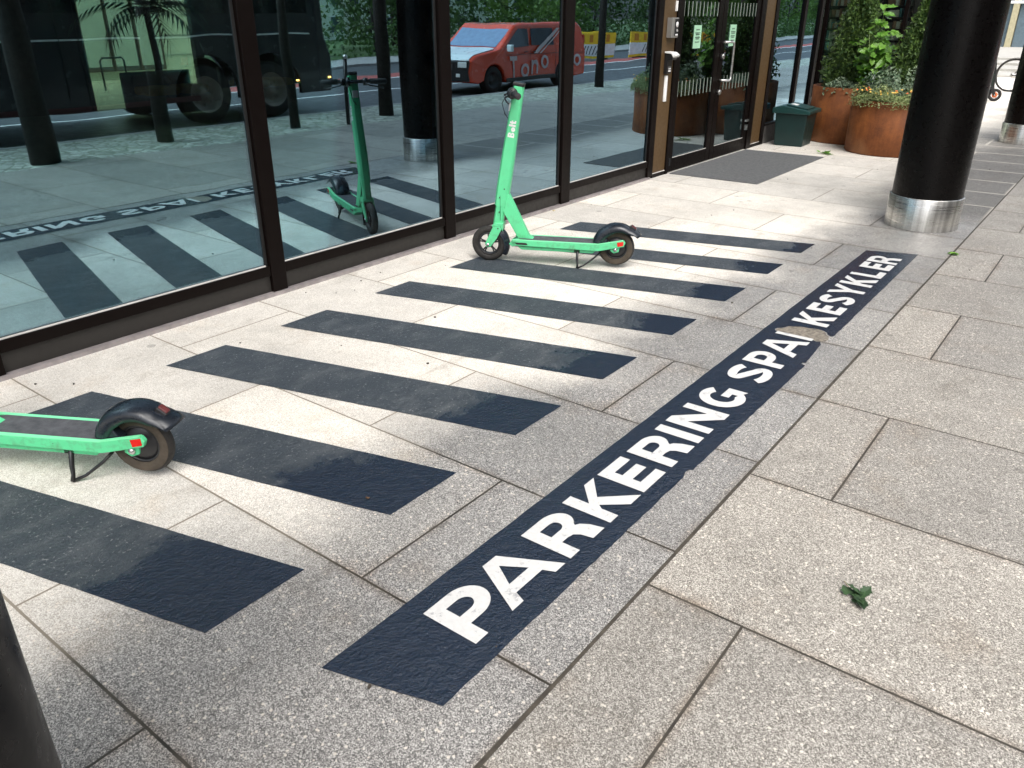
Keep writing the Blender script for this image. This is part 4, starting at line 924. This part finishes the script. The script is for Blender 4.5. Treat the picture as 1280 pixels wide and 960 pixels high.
def block(name, x0, x1, y0, y1, h, m, label, face='y', wx=1.3, wz=1.2):
    """plain block with a grid of recessed windows on the side facing the street"""
    t_ = thing(name, ((x0+x1)/2*S, (y0+y1)/2*S, 0), label, 'building'); cx, cy = (x0+x1)/2, (y0+y1)/2
    MB(S).box(x0-cx, x1-cx, y0-cy, y1-cy, -.1, h).build('wall', m, t_); MB(S).box(x0-cx-.1, x1-cx+.1, y0-cy-.1, y1-cy+.1, h+.001, h+.15).build('roof', GREYW, t_)
    WG = bpy.data.materials.get('far_glass') or simple('far_glass', (.05, .07, .08), .08)
    if face in ('y', '-y'):
        yy = (y1 if face == 'y' else y0)-cy; s_ = 1 if face == 'y' else -1
        nx_ = int((x1-x0)/wx)
        for i in range(nx_):
            for j in range(int(h/wz)):
                a = x0-cx+(i+.2)*wx; z = .25+j*wz
                o = MB(S).box(a, a+wx*.6, yy-.01 if s_ > 0 else yy-.03, yy+.03 if s_ > 0 else yy+.01, z, z+wz*.62).build('window', WHITE, t_)
                MB(S).box(a+.04, a+wx*.6-.04, yy+s_*.031, yy+s_*.036, z+.04, z+wz*.62-.04).build('pane', WG, o)
    else:
        xx = x0-cx; ny_ = int((y1-y0)/wx)
        for i in range(ny_):
            for j in range(int(h/wz)):
                a = y0-cy+(i+.2)*wx; z = .25+j*wz
                o = MB(S).box(xx-.03, xx+.01, a, a+wx*.6, z, z+wz*.62).build('window', WHITE, t_)
                MB(S).box(xx-.036, xx-.031, a+.04, a+wx*.6-.04, z+.04, z+wz*.62-.04).build('pane', WG, o)
    return t_
block('street_building', -14, 6.5, -18, -12.5, 8, GREYW, 'grey building across the road, left of the trees in the reflection')
block('street_building', 20, 44, -34, -26, 7, PALE, 'pale building far behind the trees across the road')
# pale building behind (through the rear window)
pb = thing('pale_building', (7.5*S, 15*S, 0), 'pale building with tall doors seen through the interior from the street', 'building')
m_ = MB(S); m_.box(-6, 6, -.6, 1.5, -.1, 5); m_.build('wall', PALE, pb)
m_ = MB(S)
for z in [.35+.33*i for i in range(10)]: m_.box(-6, 6, -.612, -.6005, z, z+.008)
m_.build('panel_joint', GREYW, pb)
for i, x in enumerate((-.50, -.02, .46)):
    o = MB(S).box(x, x+.50, -.66, -.602, .12, 2.2).build('door', simple('brown_door_frame', (.12, .10, .08), .6) if i == 0 else bpy.data.materials['brown_door_frame'], pb)
    MB(S).box(x+.05, x+.45, -.675, -.661, .20, 1.3).build('door_panel', PALE_D, o); MB(S).box(x+.05, x+.45, -.675, -.661, 1.36, 2.12).build('door_light', PALE_D, o)
lv = MB(S)
for i in range(40): lv.box(-1.02, -.74, -.63, -.601, .9+i*.035, .918+i*.035)
lv.build('louvre', GREYW, pb)
m_ = thing('side_building', (11.5*S, 8*S, 0), 'pale green building beside the glass building, seen through its side windows', 'building')
MB(S).box(0, 2, -3.3, 4, -.1, 5).build('wall', PALE, m_)

# ---- the coach
def road_wheel(parent, x, y, r, wdt, side, hub=CHROME, z0=0):
    w_ = MB().lathe([(r*.62, -wdt/2), (r*.93, -wdt/2), (r, -wdt*.35), (r, wdt*.35), (r*.93, wdt/2), (r*.62, wdt/2)], 32, (x, y, r+z0), 'y').build('wheel', RUBBER, parent)
    q = MB(); q.lathe([(0, side*wdt*.30), (r*.18, side*wdt*.32), (r*.24, side*wdt*.12), (r*.50, side*wdt*.16), (r*.60, side*wdt*.46), (r*.66, side*wdt*.48)], 28, (x, y, r+z0), 'y')
    for i in range(8):
        a = i*math.pi/4; q.lathe([(0, side*wdt*.22), (r*.035, side*wdt*.22), (r*.035, side*wdt*.10)], 8, (x+r*.36*math.cos(a), y, r+z0+r*.36*math.sin(a)), 'y')
    q.build('rim', hub, w_); return w_
zr = -.065*S
bus = thing('coach', (3.9*S, -2.86*S, zr), 'dark grey coach parked at the kerb, seen in the window reflection', 'coach')
BUSP = simple('dark_grey_coach_paint', (.030, .028, .033), .25, 0, .12, 2, 0, .5, .3)
xe = (6.86-3.9)*S; hbus = 3.2; arches = [(5.14-3.9)*S, (5.98-3.9)*S, (-1.4-3.9)*S]
def side_profile():
    P = [(-9.0, .38)]
    for ax_ in sorted(arches):
        P += [(ax_-.60, .38)]+[(ax_+.60*math.cos(R(180-a)), .50+.60*math.sin(R(a))) for a in range(0, 181, 15)]+[(ax_+.60, .38)]
    P += [(xe-.05, .38), (xe, .55), (xe-.02, 1.0), (xe-.16, 1.35), (xe-.18, hbus-.25), (xe-.40, hbus), (-8.7, hbus), (-9.0, hbus-.3)]
    return P
b_ = MB(); prof = side_profile()
for y0, y1 in ((-.10, 0.0), (-2.5, -2.4)): b_.prism(prof, y0, y1)
b_.box(-8.98, xe-.2, -2.39, -.11, 1.3, hbus-.02); b_.box(xe-.21, xe-.03, -2.39, -.11, .5, 1.3); b_.box(-8.98, -8.8, -2.39, -.11, .5, hbus-.05)
body = b_.build('body', BUSP, bus, .02)
MB().box(-8.9, xe-.5, .001, .007, 1.385, 1.410).build('trim_line', WHITE, bus)
MB().box(-8.9, xe-2.9, .001, .006, .385, .47).build('skirt_stripe', simple('dull_red_stripe', (.085, .018, .022), .5), bus)
MB().box(-8.7, xe-.5, .001, .008, 1.75, hbus-.35).build('window_band', simple('coach_glass', (.012, .014, .018), .06), bus)
q = MB(); q.box(-1.0, -.92, .001, .01, .62, .76); q.box(1.55, 1.67, .001, .01, .98, 1.10); q.build('marker', simple('dull_red_marker', (.20, .02, .02), .4), bus)
q = MB(); q.box(-.35, -.34, .001, .008, .6, 3.0); q.box(-.06, -.045, .001, .008, .4, 3.0); q.box(xe-1.2, xe-1.19, .001, .008, .6, 1.35); q.build('panel_gap', BLACK, bus)
AMB = emit('amber_marker_lamp', (1, .35, .08), 6)
for x in ((6.30-3.9)*S, (6.80-3.9)*S, (5.55-3.9)*S): MB().box(x-.03, x+.03, .002, .02, .62, .65).build('marker_lamp', AMB, bus)
for a in arches:
    road_wheel(bus, a, -.20, .48, .28, 1, simple('dusty_hub', (.30, .26, .22), .6, .3) if 'dusty_hub' not in bpy.data.materials else bpy.data.materials['dusty_hub'])
    road_wheel(bus, a, -2.30, .48, .28, -1, bpy.data.materials['dusty_hub'])

# ---- the van
van = thing('delivery_van', (9.30*S, -2.74*S, zr), 'red van with pale bonnet and white lettering standing at the kerb', 'van')
VRED = simple('van_red', (.74, .060, .016), .25, 0, .08, 2, 0, .5, .5); VWH = simple('pale_bonnet_wrap', (.72, .82, .84), .3, 0, .06, 3, 0, .5, .4); VG = simple('van_glass', (.02, .03, .05), .04)
VG2 = simple('windscreen', (.20, .30, .46), .05)
Lv, Wv, Hv = 4.7, 1.85, 1.66
P = [(.05,.30),(.32,.26)]+[(.88+.36*math.cos(R(180-a)), .32+.36*math.sin(R(a))) for a in range(0, 181, 18)]+[(1.3,.24),(3.3,.24)]+[(3.75+.36*math.cos(R(180-a)), .32+.36*math.sin(R(a))) for a in range(0, 181, 18)]+[(4.2,.26),(4.65,.30),(4.70,.9),(4.62,1.55),(4.50,Hv),(2.1,Hv),(1.78,1.62),(1.10,1.06),(.95,1.02),(.25,.90),(.06,.78),(0,.55)]
b_ = MB(); vv, ff = [], []; n = len(P)
for yy, inset in ((0, .035), (-.06, 0), (-Wv+.06, 0), (-Wv, .035)):
    for (x, z) in P: vv.append((x+(.06 if inset and x < .3 else 0), yy-(1 if yy > -1 else -1)*(max(0, z-.95)*.14), z-(inset if z > 1.5 else 0)))
for i in range(3):
    for j in range(n): ff.append((i*n+j, i*n+(j+1) % n, (i+1)*n+(j+1) % n, (i+1)*n+j))
ff += [tuple(range(n)), tuple(range(4*n-1, 3*n-1, -1))]
vb = b_.add(vv, ff).build('body', VRED, van, .05, 3)
def quadp(name, pts, m, parent=van): return MB().add(pts, [tuple(range(len(pts)))]).build(name, m, parent)
q = MB(); q.add([(.07,-.10,.815),(.24,-.07,.915),(.93,-.09,1.035),(1.06,-.16,1.065),(1.06,-Wv+.16,1.065),(.93,-Wv+.09,1.035),(.24,-Wv+.07,.915),(.07,-Wv+.10,.815),(.24,-Wv/2,.935),(.93,-Wv/2,1.06)], [(0,1,8),(1,2,9,8),(2,3,9),(3,4,9),(4,5,9),(5,6,8,9),(6,7,8),(7,0,8)]); q.build('bonnet', VWH, van)
q = MB(); q.prism([(1.115,1.085),(1.125,1.075),(1.775,1.595),(1.765,1.605)], -Wv+.17, -.17); q.build('windscreen', VG2, van)
q = MB(); q.prism([(-.012,.32),(-.012,.80),(.05,.82),(.30,.50),(.34,.28)], -Wv+.03, -.03); q.build('front_bumper', PLAST, van, .02)
g = MB(); g.box(-.022,-.012,-Wv+.50,-.50,.56,.76); g = g.build('grille', PLAST, van)
q = MB()
for z in (.60,.65,.70): q.box(-.030,-.023,-Wv+.52,-.52,z,z+.012)
q.build('grille_bar', CHROME, g)
q = MB()
for i in range(28):
    a = 2*math.pi*i/28; b2_ = 2*math.pi*(i+1)/28; cy = -Wv/2
    q.tube([(-.038, cy+.085*math.cos(a), .66+.085*math.sin(a)), (-.038, cy+.085*math.cos(b2_), .66+.085*math.sin(b2_))], .008, 5, False)
for a in (90, 210, 330): q.tube([(-.038, -Wv/2, .66), (-.038, -Wv/2+.083*math.cos(R(a)), .66+.083*math.sin(R(a)))], [.012, .003], 5)
q.build('emblem', CHROME, van)
MB().box(-.035,-.025,-Wv/2-.26,-Wv/2+.26,.40,.51).build('licence_plate', simple('green_plate', (.03, .33, .20), .5), van)
for s_ in (-.22, -Wv+.22):
    q = MB(); q.add([(-.014,s_-.13,.66),(-.014,s_+.13,.66),(.03,s_+.17,.80),(.03,s_-.10,.82)], [(0,1,2,3)]); o = MB(); o.prism([(-.02,.64),(-.02,.78),(.10,.84),(.10,.66)], s_-.16, s_+.16); o.build('headlight', simple('lamp_glass', (.7, .7, .68), .08) if 'lamp_glass' not in bpy.data.materials else bpy.data.materials['lamp_glass'], van, .02)
for s_ in (1, -1):
    yy = .004 if s_ > 0 else -Wv-.004
    def sy(z): return yy-s_*(max(0, z-.95)*.14)
    quadp('side_window', [(1.30,sy(1.08),1.08),(2.22,sy(1.08),1.08),(2.22,sy(1.52),1.52),(1.86,sy(1.52),1.52)], VG)
    quadp('side_window', [(2.34,sy(1.10),1.10),(3.30,sy(1.10),1.10),(3.30,sy(1.52),1.52),(2.34,sy(1.52),1.52)], VG)
    mi = MB(); mi.box(1.28,1.40,yy+s_*.03,yy+s_*.20,.98,1.16); mi.build('wing_mirror', VWH, van, .03)
    q = MB(); q.box(2.27,2.285,yy,yy+s_*.003,.35,1.0); q.box(3.36,3.372,yy,yy+s_*.003,.35,1.0); q.box(1.3,4.6,yy,yy+s_*.003,.885,.90); q.build('panel_gap', simple('dark_red_gap', (.12, .01, .005), .5), van)
for s_ in (1, -1):
    yy = .0 if s_ > 0 else -Wv
    q = MB(); q.box(1.28, 3.36, yy-.004, yy+s_*.022 if s_ > 0 else yy+.004, .245, .345) if s_ > 0 else q.box(1.28, 3.36, yy-.022, yy+.004, .245, .345); q.build('side_trim', PLAST, van, .01)
    for x in (2.08, 2.42): MB().box(x-.07, x+.07, min(yy, yy+s_*.035), max(yy, yy+s_*.035), .93, .955).build('door_handle', PLAST, van, .008)
for y0 in (-.42, -Wv+.30): MB().box(-.022, -.010, y0, y0+.12, .42, .50).build('fog_lamp', bpy.data.materials['lamp_glass'], van)
q = MB(); q.box(4.66, 4.705, -.20, -.06, .95, 1.35); q.build('tail_lamp', RED, van)
LW = simple('van_lettering_white', (.62, .50, .50), .5)
def onvan(items, z=0):
    o = text_mesh('lettering', items, LW, van, .0, .13); o.matrix_local = Matrix(((1,0,0,0),(0,0,-1,.012),(0,1,0,z),(0,0,0,1))); return o
onvan([('T', 1.46, .34, .30, .52), ('o', 1.90, .32, .32, .56), ('n', 2.32, .38, .30, .54), ('a', 2.74, .50, .32, .54), ('o', 4.17, .54, .28, .50)])
sw_ = MB(); sw_.add([(2.40,.015,.90),(2.60,.015,.90),(3.60,-.055,1.52),(3.45,-.055,1.52)], [(0,1,2,3)]); sw_.add([(2.68,.015,.90),(2.74,.015,.90),(3.74,-.055,1.52),(3.68,-.055,1.52)], [(0,1,2,3)]); sw_.build('graphic_stripe', LW, van)
for x in (.88, 3.75):
    road_wheel(van, x, -.14, .32, .20, 1, RIM); road_wheel(van, x, -Wv+.14, .32, .20, -1, RIM)
q = MB(); q.box(.5, 4.3, -Wv+.3, -.3, .24, .50); q.build('underbody', BLACK, van)

van.scale = (1.05, 1, .94)
# ---- construction barriers across the road
YB = simple('barrier_yellow', (.85, .55, .02), .45); bars = []
def barrier(x, y, rz, label, L=2.6):
    t_ = thing('construction_barrier', (x*S, y*S, zr), label, 'barrier', rz, 'yellow and white construction barriers')
    MB().box(-L/2, L/2, -.03, .03, .62, 1.05).build('top_board', YB, t_); MB().box(-L/2, L/2, -.03, .03, .16, .615).build('board', WHITE, t_); MB().box(-L/2, L/2, -.03, .03, .06, .155).build('bottom_board', YB, t_)
    q = MB()
    for i in range(6): q.box(-L/2+.2+i*L/6.5, -L/2+.36+i*L/6.5, .031, .036, .70, .98); q.box(-L/2+.2+i*L/6.5, -L/2+.36+i*L/6.5, -.036, -.031, .70, .98)
    q.build('reflector_patch', simple('amber_patch', (.55, .22, .02), .5) if 'amber_patch' not in bpy.data.materials else bpy.data.materials['amber_patch'], t_)
    q = MB()
    for i in range(9):
        x0 = -.75+i*.16; q.prism([(x0,.22),(x0+.05,.22),(x0+.20,.56),(x0+.15,.56)], .031, .036)
    q.build('stripe', simple('grey_hatch', (.12, .13, .13), .5) if 'grey_hatch' not in bpy.data.materials else bpy.data.materials['grey_hatch'], t_)
    q = MB()
    for s_ in (-.8, .8): q.box(s_-.12, s_+.12, -.30, .30, 0, .058)
    q.build('foot', PLAST, t_)
barrier(21.6, -6.3, R(28), 'yellow and white construction barrier, nearest in the row reflected beside the door')
barrier(23.0, -5.55, R(28), 'yellow and white construction barrier at the near end beside the kerb')
barrier(20.0, -7.5, R(35), 'yellow and white construction barrier in the middle of the road')
barrier(21.8, -8.7, R(70), 'yellow and white construction barrier turned sideways at the far pavement', 1.6)

# ================================================================ BEYOND THE COLUMN (direct view, right)
st = MB(S)
for i in range(4): st.box(17.6+i*1.3, 40, 1.2, 9, -.02, .035+i*.05)
tag(st.build('steps', simple('pale_step_stone', (.34, .33, .305), .8, 0, .1, 2), bevel=.01), kind='structure')
gb = thing('glass_pavilion', (29*S, 3.6*S, 0), 'pale glass fronted building with slim cream posts behind the bicycle', 'building')
MB(S).box(.3, 5, -4.5, 7, 0, 5).build('wall', GREYW, gb)
for i, y in enumerate((-2.2, -1.0, .05, 1.1, 2.2, 3.4)): MB(S).box(0, .2, y-.08, y+.08, 0, 5).build('post', simple('cream_post', (.34, .31, .20), .6) if i == 0 else bpy.data.materials['cream_post'], gb)
for a, b in ((-2.1, -1.1), (-.9, -.05), (.15, 1.0), (1.2, 2.1), (2.3, 3.3)): MB(S).box(.12, .14, a, b, .12, 5).build('pane', simple('bright_pane', (.10, .14, .17), .05) if a == -2.1 else bpy.data.materials['bright_pane'], gb)
q = MB(S); q.box(-.02, .22, -2.2, 3.4, .0, .10); q.box(-.01, .21, -2.2, 3.4, 1.35, 1.42); q.build('rail', WHITE, gb)
# bicycle
def bicycle(x, y, rz, label):
    """x forward, rear hub at the origin"""
    t_ = thing('bicycle', (x*S, y*S, 0), label, 'bicycle', rz); r = .345
    for cx in (0, 1.03):
        w_ = MB(); n = 48; pr = [(r+.026*math.cos(2*math.pi*i/10), .026*math.sin(2*math.pi*i/10)) for i in range(11)]; w_.lathe(pr, n, (cx, 0, r+.018), 'y'); w_ = w_.build('wheel', RUBBER, t_)
        q = MB(); q.lathe([(r-.016,-.01),(r-.016,.01),(r-.030,.008),(r-.030,-.008),(r-.016,-.01)], n, (cx, 0, r+.018), 'y')
        for i in range(24):
            a = 2*math.pi*i/24; q.tube([(cx+.02*math.cos(a+.6), (.025 if i % 2 else -.025), r+.018+.02*math.sin(a+.6)), (cx+(r-.02)*math.cos(a), 0, r+.018+(r-.02)*math.sin(a))], .0013, 4, False)
        q.lathe([(0,-.05),(.02,-.05),(.02,.05),(0,.05)], 12, (cx, 0, r+.018), 'y'); q.build('rim', STEEL, w_)
    h = r+.018; F = MB()
    for a, b, rr in (((0,.05,h),(.44,.02,.30),.009),((0,-.05,h),(.44,-.02,.30),.009),((.44,0,.30),(.30,0,.80),.015),((.31,0,.76),(.86,0,.82),.015),((.44,0,.30),(.88,0,.72),.017),((.86,0,.86),(.90,0,.66),.018),((0,.04,h),(.31,.01,.74),.007),((0,-.04,h),(.31,-.01,.74),.007),((.90,.03,.66),(1.03,.05,h),.010),((.90,-.03,.66),(1.03,-.05,h),.010)): F.tube([a, b], rr, 8)
    F.build('frame', PLAST, t_)
    MB().tube([(.30,0,.80),(.285,0,.92)], .013, 8).build('seat_post', STEEL, t_); MB().prism([(.14,.945),(.16,.965),(.30,.955),(.42,.955),(.42,.935),(.28,.925),(.16,.92)], -.06, .06).build('saddle', PLAST, t_, .02)
    MB().tube([(.86,0,.86),(.855,0,.98),(.92,0,1.0)], .012, 8).tube([(.88,-.30,1.0),(.93,-.1,1.0),(.93,.1,1.0),(.88,.30,1.0)], .012, 8).build('handlebar', PLAST, t_)
    q = MB(); q.lathe([(.0,-.055),(.09,-.055),(.09,-.05),(0,-.05)], 24, (.44,0,.30), 'y'); q.tube([(.44,-.07,.30),(.56,-.08,.20)], .009, 6); q.tube([(.44,.07,.30),(.32,.08,.40)], .009, 6); q.lathe([(0,-.05),(.045,-.05),(.045,-.03),(0,-.03)], 18, (0,0,h), 'y'); q.tube([(0,-.05,h-.04),(.04,-.05,.24),(.44,-.055,.215)], .005, 5); q.build('crankset', STEEL, t_)
    MB().prism([(-.06,h+.36),(-.02,h+.38),(.20,h+.38),(.20,h+.355),(-.04,h+.35)], -.05, .05).build('carrier', STEEL, t_)
    return t_
bicycle(14.2, 1.62, math.atan2(-1, -.05), 'black bicycle with only its rear wheel showing between the two black columns')
dk2 = make_scooter('dark electric scooter with an orange hub far behind, beside the bicycle', PLAST, PLAST_N, False)
dk2.location = (12.42*S, 1.565*S, 0); dk2.rotation_euler = (0, 0, math.atan2(-1, .1))
ORH = simple('orange_hub', (.62, .14, .03), .5); q = MB(); q.lathe([(0, -.03), (.05, -.03), (.055, -.024), (.055, .024), (.05, .03), (0, .03)], 20, (0, 0, .126), 'y'); q.build('hub_cap', ORH, dk2)
